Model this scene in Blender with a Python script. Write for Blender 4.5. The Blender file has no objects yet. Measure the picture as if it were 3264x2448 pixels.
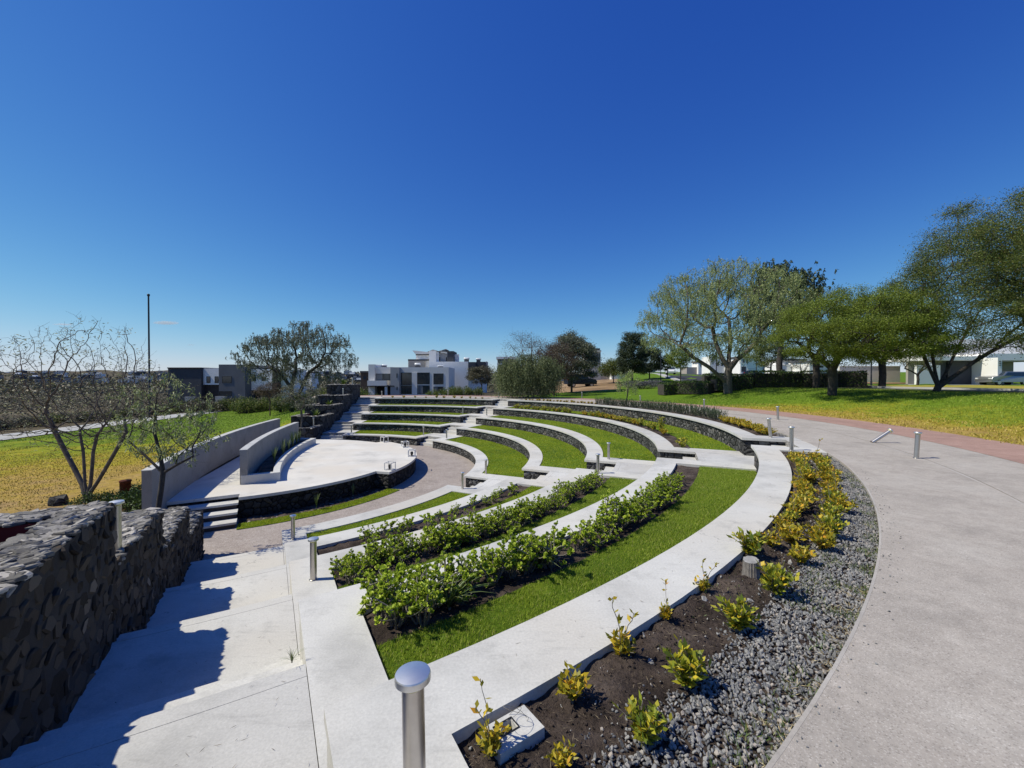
import bpy, bmesh, math, random
import numpy as np
from math import sin, cos, radians as R, degrees, atan2, hypot, pi, asin, sqrt
from mathutils import Vector, Matrix

# ------------------------------------------------------------------ camera, light, exposure
scene = bpy.context.scene
col = scene.collection
cam_d = bpy.data.cameras.new('camera'); cam = bpy.data.objects.new('camera', cam_d); col.objects.link(cam)
cam.location = (0, 0, 1.70)
cam.rotation_euler = (pi / 2 - 0.0113, 0, 0)
cam_d.sensor_width = 36.0
cam_d.lens = 1314.8 / 3264 * 36.0
cam_d.clip_start = 0.05; cam_d.clip_end = 20000
scene.camera = cam

SUN_EL, SUN_AZ = 52.0, 186.0          # azimuth of the sun seen from above, counter-clockwise from +X
w = bpy.data.worlds.new('World'); scene.world = w; w.use_nodes = True
nt = w.node_tree; bg = nt.nodes['Background']
sky = nt.nodes.new('ShaderNodeTexSky'); sky.sky_type = 'NISHITA'; sky.sun_disc = False
sky.sun_elevation = R(SUN_EL); sky.sun_rotation = R(90 - SUN_AZ)
sky.altitude = 1900; sky.air_density = 1.0; sky.dust_density = 0.35; sky.ozone_density = 4.5
# per-channel tone of this very dry, high-altitude sky: deeper blue overhead, pale at the horizon
sx_ = nt.nodes.new('ShaderNodeSeparateColor'); cc_ = nt.nodes.new('ShaderNodeCombineColor'); nt.links.new(sky.outputs[0], sx_.inputs[0])
for i_, (p_, a_, c_) in enumerate(((1.66, 2.38, .6), (1.34, 1.88, .50), (0.70, 1.25, .24))):
    m1 = nt.nodes.new('ShaderNodeMath'); m1.operation = 'MULTIPLY'; m1.inputs[1].default_value = .085; nt.links.new(sx_.outputs[i_], m1.inputs[0])
    m2 = nt.nodes.new('ShaderNodeMath'); m2.operation = 'POWER'; m2.inputs[1].default_value = p_; nt.links.new(m1.outputs[0], m2.inputs[0])
    m3 = nt.nodes.new('ShaderNodeMath'); m3.operation = 'MULTIPLY'; m3.inputs[1].default_value = a_; nt.links.new(m2.outputs[0], m3.inputs[0])
    m4 = nt.nodes.new('ShaderNodeMath'); m4.operation = 'POWER'; m4.inputs[1].default_value = 2; nt.links.new(m3.outputs[0], m4.inputs[0])
    m5 = nt.nodes.new('ShaderNodeMath'); m5.operation = 'MULTIPLY_ADD'; m5.inputs[1].default_value = c_*.1; m5.inputs[2].default_value = .1; nt.links.new(m4.outputs[0], m5.inputs[0])
    m6 = nt.nodes.new('ShaderNodeMath'); m6.operation = 'DIVIDE'; nt.links.new(m3.outputs[0], m6.inputs[0]); nt.links.new(m5.outputs[0], m6.inputs[1]); nt.links.new(m6.outputs[0], cc_.inputs[i_])
nt.links.new(cc_.outputs[0], bg.inputs[0]); bg.inputs[1].default_value = 0.1
sd = bpy.data.lights.new('sun', 'SUN'); sd.energy = 4.75; sd.angle = R(0.53); sd.color = (1.0, 0.95, 0.78)
so = bpy.data.objects.new('sun', sd); col.objects.link(so)
sv = Vector((cos(R(SUN_AZ)) * cos(R(SUN_EL)), sin(R(SUN_AZ)) * cos(R(SUN_EL)), sin(R(SUN_EL))))
so.rotation_euler = sv.to_track_quat('Z', 'Y').to_euler(); so.location = (-30, 0, 40)
scene.view_settings.view_transform = 'Standard'; scene.view_settings.look = 'None'
scene.view_settings.exposure = 0.0; scene.view_settings.gamma = 1.0

# ------------------------------------------------------------------ helpers
rng = np.random.default_rng(7)
class MB:
    def __init__(s): s.v = []; s.n = 0; s.f = []          # f: (faces array (k, m), mat, smooth)
    def add(s, V, F, mat=0, smooth=False):
        V = np.asarray(V, float).reshape(-1, 3)
        if isinstance(F, np.ndarray): s.f.append((F + s.n, mat, smooth))
        else:
            by = {}
            for f in F: by.setdefault(len(f), []).append(f)
            for k in by: s.f.append((np.array(by[k], int) + s.n, mat, smooth))
        s.v.append(V); s.n += len(V)
    def box(s, x0, x1, y0, y1, z0, z1, mat=0):
        V = [(x, y, z) for x in (x0, x1) for y in (y0, y1) for z in (z0, z1)]
        s.add(V, [(0,1,3,2),(4,6,7,5),(0,4,5,1),(2,3,7,6),(0,2,6,4),(1,5,7,3)], mat)
    def obox(s, c, ax, ay, az, mat=0):
        c, ax, ay, az = [np.array(q, float) for q in (c, ax, ay, az)]
        V = [c + i*ax + j*ay + k*az for i in (-1,1) for j in (-1,1) for k in (-1,1)]
        s.add(V, [(0,1,3,2),(4,6,7,5),(0,4,5,1),(2,3,7,6),(0,2,6,4),(1,5,7,3)], mat)
    def prism(s, poly, z0, z1, mat=0):
        n = len(poly); V = [(x, y, z0) for x, y in poly] + [(x, y, z1) for x, y in poly]
        F = [tuple(range(n))[::-1], tuple(range(n, 2*n))] + [(i, (i+1) % n, n+(i+1) % n, n+i) for i in range(n)]
        s.add(V, F, mat)
    def lathe(s, prof, n=20, mat=0, c=(0,0,0), smooth=True):
        a = np.linspace(0, 2*pi, n, endpoint=False); V = []
        for r, z in prof: V += [(c[0]+r*cos(t), c[1]+r*sin(t), c[2]+z) for t in a]
        F = [(i*n+j, i*n+(j+1) % n, (i+1)*n+(j+1) % n, (i+1)*n+j) for i in range(len(prof)-1) for j in range(n)]
        s.add(V, F, mat, smooth)
        s.add(V[-n:], [tuple(range(n))], mat); s.add(V[:n], [tuple(range(n))[::-1]], mat)
    def tube(s, P, rad, n=6, mat=0):
        P = np.asarray(P, float); m = len(P)
        if m < 2: return
        T = np.gradient(P, axis=0); T /= np.linalg.norm(T, axis=1)[:, None] + 1e-9
        ref = np.array([0.31, 0.77, 0.55]) if abs(T[0][2]) > .7 else np.array([0.05, 0.02, 1.])
        A = np.cross(T, ref); A /= np.linalg.norm(A, axis=1)[:, None] + 1e-9
        B = np.cross(T, A); a = np.linspace(0, 2*pi, n, endpoint=False)
        rad = np.broadcast_to(np.asarray(rad, float), (m,))
        V = P[:, None] + rad[:, None, None]*(A[:, None]*np.cos(a)[None, :, None] + B[:, None]*np.sin(a)[None, :, None])
        i = np.arange(m-1)[:, None]*n; j = np.arange(n)[None]
        F = np.stack([i+j, i+(j+1) % n, i+n+(j+1) % n, i+n+j], -1).reshape(-1, 4)
        s.add(V.reshape(-1, 3), F, mat, True)
    def leaves(s, P, D, L, W, mat=0, g=None, kite=.45):
        """rhombic leaves: base P, direction D, length L, width W"""
        g = g or rng; P = np.asarray(P, float); k = len(P)
        if k == 0: return
        D = D/(np.linalg.norm(D, axis=1)[:, None]+1e-9)
        N = g.normal(size=(k, 3)); S = np.cross(D, N); S /= np.linalg.norm(S, axis=1)[:, None]+1e-9
        L = np.broadcast_to(L, (k,))[:, None]; W = np.broadcast_to(W, (k,))[:, None]
        V = np.stack([P, P+D*L*kite+S*W/2, P+D*L, P+D*L*kite-S*W/2], 1).reshape(-1, 3)
        s.add(V, np.arange(4*k).reshape(-1, 4), mat)
    def build(s, name, mats, parent=None, loc=None):
        me = bpy.data.meshes.new(name)
        V = np.concatenate(s.v) if s.v else np.zeros((0, 3))
        me.vertices.add(len(V)); me.vertices.foreach_set('co', V.astype(np.float32).ravel())
        li, ls, mi, sm = [], [], [], []; o = 0
        for F, m, q in s.f:
            k, c = F.shape; li.append(F.ravel()); ls.append(o + np.arange(k)*c); o += k*c
            mi.append(np.full(k, m)); sm.append(np.full(k, q))
        if li:
            li = np.concatenate(li); ls = np.concatenate(ls)
            me.loops.add(len(li)); me.loops.foreach_set('vertex_index', li.astype(np.int32))
            me.polygons.add(len(ls)); me.polygons.foreach_set('loop_start', ls.astype(np.int32))
            me.polygons.foreach_set('material_index', np.concatenate(mi).astype(np.int32))
            me.polygons.foreach_set('use_smooth', np.concatenate(sm))
        for m in (mats if isinstance(mats, (list, tuple)) else [mats]): me.materials.append(m)
        me.update(calc_edges=True)
        ob = bpy.data.objects.new(name, me); col.objects.link(ob)
        if parent: ob.parent = parent
        if loc: ob.location = loc
        return ob
def tag(o, label, cat, group=None, kind=None):
    if label: o['label'] = label
    if cat: o['category'] = cat
    if group: o['group'] = group
    if kind: o['kind'] = kind
    return o
def thing(name, label, cat, loc=(0, 0, 0), rz=0, group=None):
    o = bpy.data.objects.new(name, None); col.objects.link(o); o.location = loc; o.rotation_euler = (0, 0, rz)
    o.empty_display_size = .2
    return tag(o, label, cat, group)
def struct(mb, name, mats): return tag(mb.build(name, mats), None, None, kind='structure')
def dup(root, loc, rz=0, label=None, sc=1.0, group=None, rot=None):
    r = root.copy(); col.objects.link(r); r.location = loc; r.rotation_euler = rot or (0, 0, rz)
    r.scale = (sc,)*3 if not isinstance(sc, tuple) else sc
    if label: r['label'] = label
    if group: r['group'] = group
    for ch in list(root.children):
        c = ch.copy(); col.objects.link(c); c.parent = r
        for g in list(ch.children):
            d = g.copy(); col.objects.link(d); d.parent = c
    return r

ONES = ['', 'first', 'second', 'third', 'fourth', 'fifth', 'sixth', 'seventh', 'eighth', 'ninth', 'tenth', 'eleventh', 'twelfth', 'thirteenth', 'fourteenth', 'fifteenth', 'sixteenth', 'seventeenth', 'eighteenth', 'nineteenth']
TENS = {2: ('twentieth', 'twenty'), 3: ('thirtieth', 'thirty'), 4: ('fortieth', 'forty'), 5: ('fiftieth', 'fifty')}
def nth(n): return ONES[n] if n < 20 else (TENS[n//10][0] if n % 10 == 0 else TENS[n//10][1]+'-'+ONES[n % 10])

# ------------------------------------------------------------------ materials
def newmat(name):
    m = bpy.data.materials.new(name); m.use_nodes = True
    return m, m.node_tree, m.node_tree.nodes['Principled BSDF']
def N(t, typ, **k):
    n = t.nodes.new(typ)
    for a, b in k.items():
        if a in n.inputs: n.inputs[a].default_value = b
        else: setattr(n, a, b)
    return n
def ramp(t, src, stops, interp='LINEAR'):
    r = t.nodes.new('ShaderNodeValToRGB'); t.links.new(src, r.inputs[0]); r.color_ramp.interpolation = interp
    e = r.color_ramp.elements
    while len(e) < len(stops): e.new(.5)
    for el, (p, c) in zip(e, stops): el.position = p; el.color = (*c, 1) if len(c) == 3 else c
    return r.outputs[0]
def mixc(t, f, a, b, mode='MIX'):
    m = t.nodes.new('ShaderNodeMix'); m.data_type = 'RGBA'; m.blend_type = mode
    for i, x in ((0, f), (6, a), (7, b)):
        if hasattr(x, 'is_output'): t.links.new(x, m.inputs[i])
        else: m.inputs[i].default_value = x if i == 0 else (*x, 1)
    return m.outputs[2]
def noise(t, scale, detail=4, rough=.55, vec=None, out=0):
    n = N(t, 'ShaderNodeTexNoise'); n.inputs['Scale'].default_value = scale
    n.inputs['Detail'].default_value = detail; n.inputs['Roughness'].default_value = rough
    if vec is not None: t.links.new(vec, n.inputs['Vector'])
    return n.outputs[out]
def objco(t, sc=None):
    tc = t.nodes.new('ShaderNodeTexCoord'); o = tc.outputs['Object']
    if sc:
        mp = t.nodes.new('ShaderNodeMapping'); mp.inputs['Scale'].default_value = sc; t.links.new(o, mp.inputs['Vector']); o = mp.outputs[0]
    return o
def bump(t, b, h, strength, dist=.02):
    n = t.nodes.new('ShaderNodeBump'); n.inputs['Strength'].default_value = strength; n.inputs['Distance'].default_value = dist
    t.links.new(h, n.inputs['Height']); t.links.new(n.outputs[0], b.inputs['Normal'])
def m_plain(name, c, rough=.6, metal=0.0, spec=.5, var=.12, sc=3.0, bs=.15):
    m, t, b = newmat(name); v = objco(t)
    n = noise(t, sc, 5, .6, v)
    cc = ramp(t, n, [(.3, tuple(x*(1-var) for x in c)), (.7, tuple(min(1, x*(1+var)) for x in c))])
    t.links.new(cc, b.inputs['Base Color']); b.inputs['Roughness'].default_value = rough
    b.inputs['Metallic'].default_value = metal; b.inputs['Specular IOR Level'].default_value = spec
    if bs: bump(t, b, noise(t, sc*12, 3, .6, v), bs, .004)
    return m
def m_concrete(name, c, stain=.35, warm=(1.0, .965, .92)):
    m, t, b = newmat(name); v = objco(t)
    base = ramp(t, noise(t, .9, 6, .62, v), [(.30, tuple(x*.76 for x in c)), (.5, c), (.70, tuple(min(1, x*1.10) for x in c))])
    wm = mixc(t, ramp(t, noise(t, .5, 2, .5, v), [(.45, (0,)*3), (.65, (1,)*3)]), base, tuple(x*y for x, y in zip(c, warm)))
    blot = ramp(t, noise(t, 2.6, 9, .74, v), [(.53, (0,)*3), (.76, (stain*1.3,)*3)])
    c2 = mixc(t, blot, wm, tuple(x*.55 for x in c))
    streak = ramp(t, noise(t, 7, 5, .7, objco(t, (.35, 2.4, 1))), [(.55, (0,)*3), (.74, (stain*.75,)*3)])
    c2 = mixc(t, streak, c2, tuple(x*.62 for x in c))
    vo = N(t, 'ShaderNodeTexVoronoi', feature='DISTANCE_TO_EDGE'); vo.inputs['Scale'].default_value = .33
    nw = t.nodes.new('ShaderNodeVectorMath'); nw.operation = 'MULTIPLY_ADD'
    t.links.new(noise(t, 2.2, 5, .6, v, 1), nw.inputs[0]); nw.inputs[1].default_value = (.9,)*3; t.links.new(v, nw.inputs[2])
    t.links.new(nw.outputs[0], vo.inputs['Vector'])
    cr = ramp(t, vo.outputs[0], [(0, (.55,)*3), (.0022, (0,)*3)])
    msk = ramp(t, noise(t, .7, 2, .5, v), [(.55, (0,)*3), (.62, (1,)*3)])
    c3 = mixc(t, mixc(t, 1.0, cr, msk, 'MULTIPLY'), c2, tuple(x*.4 for x in c))
    oi = t.nodes.new('ShaderNodeObjectInfo'); tone = ramp(t, oi.outputs['Random'], [(0, (.90, .90, .91)), (.5, (1, .995, .98)), (1, (1.05, 1.05, 1.05))])
    c3 = mixc(t, 1.0, c3, tone, 'MULTIPLY')
    spots = ramp(t, noise(t, 17, 4, .8, v), [(.66, (0,)*3), (.72, (.35,)*3)]); c3 = mixc(t, spots, c3, tuple(x*.5 for x in c))
    fine = ramp(t, noise(t, 60, 3, .7, v), [(.3, (.86,)*3), (.7, (1.06,)*3)])
    t.links.new(mixc(t, 1.0, c3, fine, 'MULTIPLY'), b.inputs['Base Color'])
    b.inputs['Roughness'].default_value = .85; b.inputs['Specular IOR Level'].default_value = .25
    bump(t, b, noise(t, 22, 6, .7, v), .25, .006)
    return m
def m_stone(name, scale=(4.6, 4.6, 5.6), dark=.035, light=.17, tint=(1.0, 1.0, 1.03), gap=.05):
    m, t, b = newmat(name); v = objco(t, scale)
    nw = t.nodes.new('ShaderNodeVectorMath'); nw.operation = 'MULTIPLY_ADD'
    t.links.new(noise(t, 1.3, 3, .5, v, 1), nw.inputs[0]); nw.inputs[1].default_value = (.55,)*3; t.links.new(v, nw.inputs[2])
    vo = N(t, 'ShaderNodeTexVoronoi', feature='DISTANCE_TO_EDGE'); vo.inputs['Scale'].default_value = 1; vo.inputs['Randomness'].default_value = .95
    vc = N(t, 'ShaderNodeTexVoronoi', feature='F1'); vc.inputs['Scale'].default_value = 1; vc.inputs['Randomness'].default_value = .95
    t.links.new(nw.outputs[0], vo.inputs['Vector']); t.links.new(nw.outputs[0], vc.inputs['Vector'])
    sx = t.nodes.new('ShaderNodeSeparateColor'); t.links.new(vc.outputs['Color'], sx.inputs[0])
    cell = ramp(t, sx.outputs[0], [(0, tuple(dark*1.4*x for x in tint)), (.5, tuple((dark+light)*.5*x for x in tint)), (.9, tuple(light*x for x in tint)), (1, (light*1.15, light*1.0, light*.86))])
    n2 = ramp(t, noise(t, 3.2, 6, .7, v), [(.3, (.55,)*3), (.7, (1.35,)*3)])
    c = mixc(t, 1.0, cell, n2, 'MULTIPLY')
    g = ramp(t, vo.outputs[0], [(gap*.5, (0,)*3), (gap*1.6, (1,)*3)])
    t.links.new(mixc(t, g, (dark*.35,)*3, c), b.inputs['Base Color'])
    b.inputs['Roughness'].default_value = .92; b.inputs['Specular IOR Level'].default_value = .2
    hh = ramp(t, vo.outputs[0], [(0, (0,)*3), (.22, (.8,)*3), (.5, (1,)*3)])
    h2 = mixc(t, .35, hh, noise(t, 5, 5, .7, v), 'ADD')
    bump(t, b, h2, 1.0, .045)
    return m
def m_island(name, stops, rough=.5, trans=.0, spec=.4, hue=0.0):
    m, t, b = newmat(name); g = t.nodes.new('ShaderNodeNewGeometry')
    c = ramp(t, g.outputs['Random Per Island'], stops)
    t.links.new(c, b.inputs['Base Color']); b.inputs['Roughness'].default_value = rough; b.inputs['Specular IOR Level'].default_value = spec
    if trans:
        tr = t.nodes.new('ShaderNodeBsdfTranslucent'); t.links.new(c, tr.inputs[0]); mx = t.nodes.new('ShaderNodeMixShader')
        mx.inputs[0].default_value = trans; t.links.new(b.outputs[0], mx.inputs[1]); t.links.new(tr.outputs[0], mx.inputs[2])
        t.links.new(mx.outputs[0], t.nodes['Material Output'].inputs[0])
    return m
def leafmat(name, dark, mid, light, odd=None, trans=.3, rough=.55):
    st = [(0, dark), (.45, mid), (.85, light)] + [(1, odd or light)]
    return m_island(name, st, rough, trans)
def m_ground(name, a, b_, c_, sc=.5, fine=40, fb=.6, dist=.02, stops=(.35, .5, .65), grain=.25):
    m, t, b = newmat(name); v = objco(t)
    big = ramp(t, noise(t, sc, 5, .6, v), [(stops[0], a), (stops[1], b_), (stops[2], c_)])
    f = ramp(t, noise(t, fine, 4, .75, v), [(.3, (1-grain,)*3), (.7, (1+grain,)*3)])
    t.links.new(mixc(t, 1.0, big, f, 'MULTIPLY'), b.inputs['Base Color']); b.inputs['Roughness'].default_value = .95
    b.inputs['Specular IOR Level'].default_value = .15
    bump(t, b, noise(t, fine, 5, .75, v), fb, dist); return m
def m_speckle(name, c, c2, c3, sc=90):
    m, t, b = newmat(name); v = objco(t)
    vo = N(t, 'ShaderNodeTexVoronoi', feature='F1'); vo.inputs['Scale'].default_value = sc; t.links.new(v, vo.inputs['Vector'])
    sx = t.nodes.new('ShaderNodeSeparateColor'); t.links.new(vo.outputs['Color'], sx.inputs[0])
    sp = ramp(t, sx.outputs[0], [(0, c2), (.18, c), (.82, c), (1, c3)])
    big = ramp(t, noise(t, .8, 7, .7, v), [(.3, (.78, .77, .76)), (.5, (1, .98, .96)), (.7, (1.10, 1.10, 1.09))])
    st = ramp(t, noise(t, 5, 8, .8, v), [(.33, (.82,)*3), (.65, (1.08,)*3)])
    t.links.new(mixc(t, 1.0, mixc(t, 1.0, sp, big, 'MULTIPLY'), st, 'MULTIPLY'), b.inputs['Base Color'])
    b.inputs['Roughness'].default_value = .9; b.inputs['Specular IOR Level'].default_value = .2
    bump(t, b, vo.outputs[0], .35, .004); return m
MAT = {}
MAT['concrete'] = m_concrete('pale_concrete', (.575, .565, .54), .55)
MAT['stage'] = m_concrete('stage_floor_concrete', (.64, .615, .575), .12)
MAT['wallconc'] = m_concrete('weathered_shaded_wall_concrete', (.30, .295, .29), .6)  # base tone lowered to paint in the faces' shade, besides the weathering stains
MAT['whiteplaster'] = m_concrete('white_wall_top', (.55, .55, .54), .3)
MAT['stone'] = m_stone('basalt_wall', (4.6, 4.6, 5.6), .026, .15, (1.02, 1.0, .99))
MAT['stonebig'] = m_stone('big_basalt', (2.6, 2.6, 2.2), .03, .085, (1.05, 1, .96), .045)
MAT['slab'] = m_island('grey_slab_stone', [(0, (.10, .093, .085)), (.5, (.20, .188, .172)), (.85, (.33, .31, .285)), (1, (.52, .48, .43))], .9, 0, .2)
_t = MAT['slab'].node_tree; bump(_t, _t.nodes['Principled BSDF'], noise(_t, 26, 6, .75, objco(_t)), .9, .015)
MAT['facestone'] = m_island('dark_face_stone', [(0, (.024, .018, .013)), (.5, (.052, .040, .030)), (.93, (.085, .068, .052)), (1, (.22, .18, .14))], .9, 0, .2)
_t = MAT['facestone'].node_tree; bump(_t, _t.nodes['Principled BSDF'], noise(_t, 30, 6, .75, objco(_t)), .8, .010)
MAT['stoneshade'] = m_stone('shaded_stage_stone', (4.6, 4.6, 5.6), .014, .06, (1.08, 1, .94))  # darker copy of the wall stone, with the stage wall's shade in its colour
MAT['joint'] = m_plain('dark_joint', (.026, .022, .020), .95, var=.4, sc=8, bs=.8)
MAT['mortar'] = m_plain('pale_mortar', (.33, .32, .31), .95, var=.35, sc=9, bs=.9)
MAT['red'] = m_plain('dark_red_plaster', (.16, .012, .010), .8, var=.2)
MAT['soil'] = m_ground('dark_soil', (.036, .027, .023), (.076, .057, .048), (.135, .105, .088), 2.2, 30, 1.0, .04, grain=.4)
MAT['gravelfloor'] = m_speckle('pinkish_gravel_floor', (.34, .295, .27), (.20, .17, .16), (.50, .46, .43), 60)
MAT['path'] = m_speckle('path_washed_concrete', (.405, .37, .335), (.28, .255, .23), (.53, .495, .46), 150)
MAT['pathred'] = m_speckle('path_red_band', (.38, .245, .205), (.28, .18, .155), (.46, .33, .29), 170)
MAT['lawn'] = m_ground('green_lawn', (.055, .125, .012), (.095, .175, .014), (.16, .22, .018), .8, 55, 1.0, .03, grain=.35)
MAT['lawnsoil'] = m_ground('lawn_under_blades', (.06, .11, .010), (.10, .165, .012), (.15, .20, .016), .8, 55, 1.0, .02)
MAT['pathedge'] = m_concrete('path_edge', (.44, .41, .38))
MAT['asphalt'] = m_ground('asphalt', (.045, .045, .048), (.055, .055, .058), (.07, .07, .072), .3, 30, .2, .004, grain=.15)
MAT['kerb'] = m_concrete('kerb_concrete', (.45, .45, .44))
MAT['capmetal'] = m_plain('satin_steel_cap', (.80, .79, .77), .46, 1.0, var=.05, sc=20, bs=.04)
MAT['metal'] = m_plain('brushed_steel', (.56, .525, .49), .38, 1.0, var=.08, sc=14, bs=.05)
MAT['metaldark'] = m_plain('weathered_steel', (.36, .34, .32), .42, 1.0, var=.2, sc=10, bs=.05)
MAT['lamp'] = m_plain('yellowed_lens', (.55, .52, .22), .25, 0, var=.15, bs=0)
MAT['black'] = m_plain('black_paint', (.012, .012, .014), .45, bs=0)
MAT['bark'] = m_plain('grey_bark', (.11, .095, .082), .95, var=.45, sc=7, bs=.9)
MAT['barkdark'] = m_plain('dark_bark', (.050, .043, .038), .95, var=.5, sc=7, bs=.9)
MAT['barkred'] = m_plain('red_twigs', (.105, .058, .05), .95, var=.4, sc=7, bs=.5)
MAT['stem'] = m_plain('pale_stem', (.20, .18, .15), .8, var=.3, sc=9, bs=.4)
MAT['white'] = m_plain('white_render', (.84, .82, .79), .8, var=.05, sc=.6, bs=.1)
MAT['grey'] = m_plain('grey_render', (.36, .35, .345), .85, var=.08, sc=.6, bs=.1)
MAT['mgrey'] = m_plain('slate_grey_render', (.115, .12, .135), .85, var=.1, sc=.6, bs=.1)
MAT['lgrey'] = m_plain('light_grey_render', (.70, .68, .65), .85, var=.06, sc=.6, bs=.1)
MAT['dgrey'] = m_plain('dark_grey_render', (.055, .058, .068), .85, var=.12, sc=.6, bs=.1)
MAT['brown'] = m_plain('brown_stone', (.05, .038, .034), .9, var=.3, sc=4, bs=.4)
MAT['tan'] = m_plain('tan_render', (.36, .32, .28), .85, var=.08, sc=.6)
MAT['glass'] = m_plain('window_glass', (.018, .030, .042), .08, 0, .8, var=.3, sc=.4, bs=0)
MAT['frame'] = m_plain('black_frame', (.014, .015, .018), .4, bs=0)
MAT['curtain'] = m_plain('pale_curtain', (.16, .17, .18), .7, var=.1, bs=0)
MAT['carwhite'] = m_plain('car_paint_white', (.72, .72, .72), .2, 0, .6, var=.02, bs=0)
MAT['cardark'] = m_plain('car_paint_dark', (.012, .014, .022), .15, .2, .7, var=.02, bs=0)
MAT['carsilver'] = m_plain('car_paint_silver', (.30, .31, .32), .25, .7, .6, var=.02, bs=0)
MAT['tyre'] = m_plain('tyre_rubber', (.018,)*3, .85, bs=0)
MAT['redlamp'] = m_plain('rear_lamp', (.3, .01, .01), .2, bs=0)
MAT['rust'] = m_plain('rusty_steel', (.12, .035, .018), .85, 0, .2, var=.5, sc=9)
MAT['wood'] = m_plain('old_wood', (.20, .18, .165), .95, var=.4, sc=18, bs=1.0)
MAT['blade'] = leafmat('grass_blades', (.16, .25, .018), (.30, .41, .04), (.46, .55, .07), (.62, .56, .22), .45)
MAT['bladefar'] = leafmat('far_grass_blades', (.22, .32, .015), (.36, .44, .02), (.48, .52, .035), (.58, .52, .11), .38)
MAT['jade'] = leafmat('jade_leaf', (.17, .24, .02), (.38, .50, .04), (.60, .70, .08), (.70, .70, .14), .36, .5)
MAT['yellow'] = leafmat('yellow_variegated_leaf', (.15, .17, .02), (.42, .35, .028), (.72, .50, .03), (.80, .36, .035), .32, .5)
MAT['green_y'] = leafmat('green_yellow_leaf', (.09, .14, .018), (.26, .30, .03), (.55, .48, .04), (.75, .50, .04), .3, .45)
MAT['spike'] = leafmat('striped_blade_leaf', (.03, .06, .015), (.08, .13, .03), (.22, .27, .10), (.42, .44, .30), .15)
MAT['agave'] = leafmat('agave_leaf', (.04, .08, .012), (.10, .17, .02), (.22, .27, .035), None, .15)
MAT['rosemary'] = leafmat('rosemary_leaf', (.035, .055, .030), (.075, .11, .05), (.16, .20, .11), None, .15)
MAT['lf_pepper'] = leafmat('pepper_tree_leaf', (.05, .06, .038), (.12, .135, .085), (.24, .25, .17), None, .25)
MAT['lf_light'] = leafmat('light_pepper_leaf', (.10, .15, .05), (.24, .30, .10), (.42, .46, .20), None, .3)
MAT['lf_mesq'] = leafmat('mesquite_leaf', (.06, .095, .014), (.155, .215, .028), (.27, .335, .045), (.29, .33, .05), .38)
MAT['lf_mesqd'] = leafmat('mesquite_leaf_dark', (.045, .07, .014), (.10, .14, .028), (.19, .23, .05), (.24, .18, .06), .35)
MAT['lf_dark'] = leafmat('dark_tree_leaf', (.012, .024, .010), (.030, .052, .022), (.075, .10, .05), None, .15)
MAT['lf_willow'] = leafmat('willow_leaf', (.05, .07, .03), (.125, .16, .06), (.26, .29, .13), None, .28)
MAT['lf_pale'] = leafmat('pale_dry_leaf', (.10, .12, .05), (.22, .25, .12), (.42, .43, .27), (.55, .52, .36), .3)
MAT['lf_red'] = leafmat('reddish_dry_leaf', (.045, .030, .022), (.085, .055, .04), (.13, .09, .06), None, .2)
MAT['lf_scrub'] = leafmat('scrub_leaf', (.022, .024, .014), (.055, .052, .030), (.10, .095, .05), (.14, .09, .05), .1)
MAT['lf_hedge'] = leafmat('hedge_leaf', (.015, .032, .008), (.035, .07, .014), (.09, .15, .02), None, .15)
MAT['lf_lav'] = leafmat('grey_shrub_leaf', (.05, .05, .055), (.10, .10, .11), (.17, .17, .18), None, .1)

# ------------------------------------------------------------------ measured layout (metres, camera over the origin)
CX, CY = -11.46, 18.21
RI = {1: 9.82, 2: 12.24, 3: 14.54, 4: 16.89, 5: 19.20}; CAPW = {1: .57, 2: .54, 3: .58, 4: .53, 5: .52}
RO = {i: RI[i]+CAPW[i] for i in RI}
H = .516
def TZ(i): return -H*(5-i)
OZ = -2.58; SZ = -1.90; AX = 18.1
RI[6] = 20.70
def pol(r, th): return CX+r*cos(R(th)), CY+r*sin(R(th))
def lin(alpha, o): return lambda r: alpha+degrees(asin(max(-.99, min(.99, o/r))))
def mir(fn): return lambda r: 2*AX-fn(r)
A0, A1 = -59.6, -25.0
def uo(u, o, alpha=A0, mirror=False):
    x = u*cos(R(alpha))-o*sin(R(alpha)); y = u*sin(R(alpha))+o*cos(R(alpha))
    r = hypot(x, y); th = degrees(atan2(y, x))
    if mirror: th = 2*AX-th
    return pol(r, th)
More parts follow.
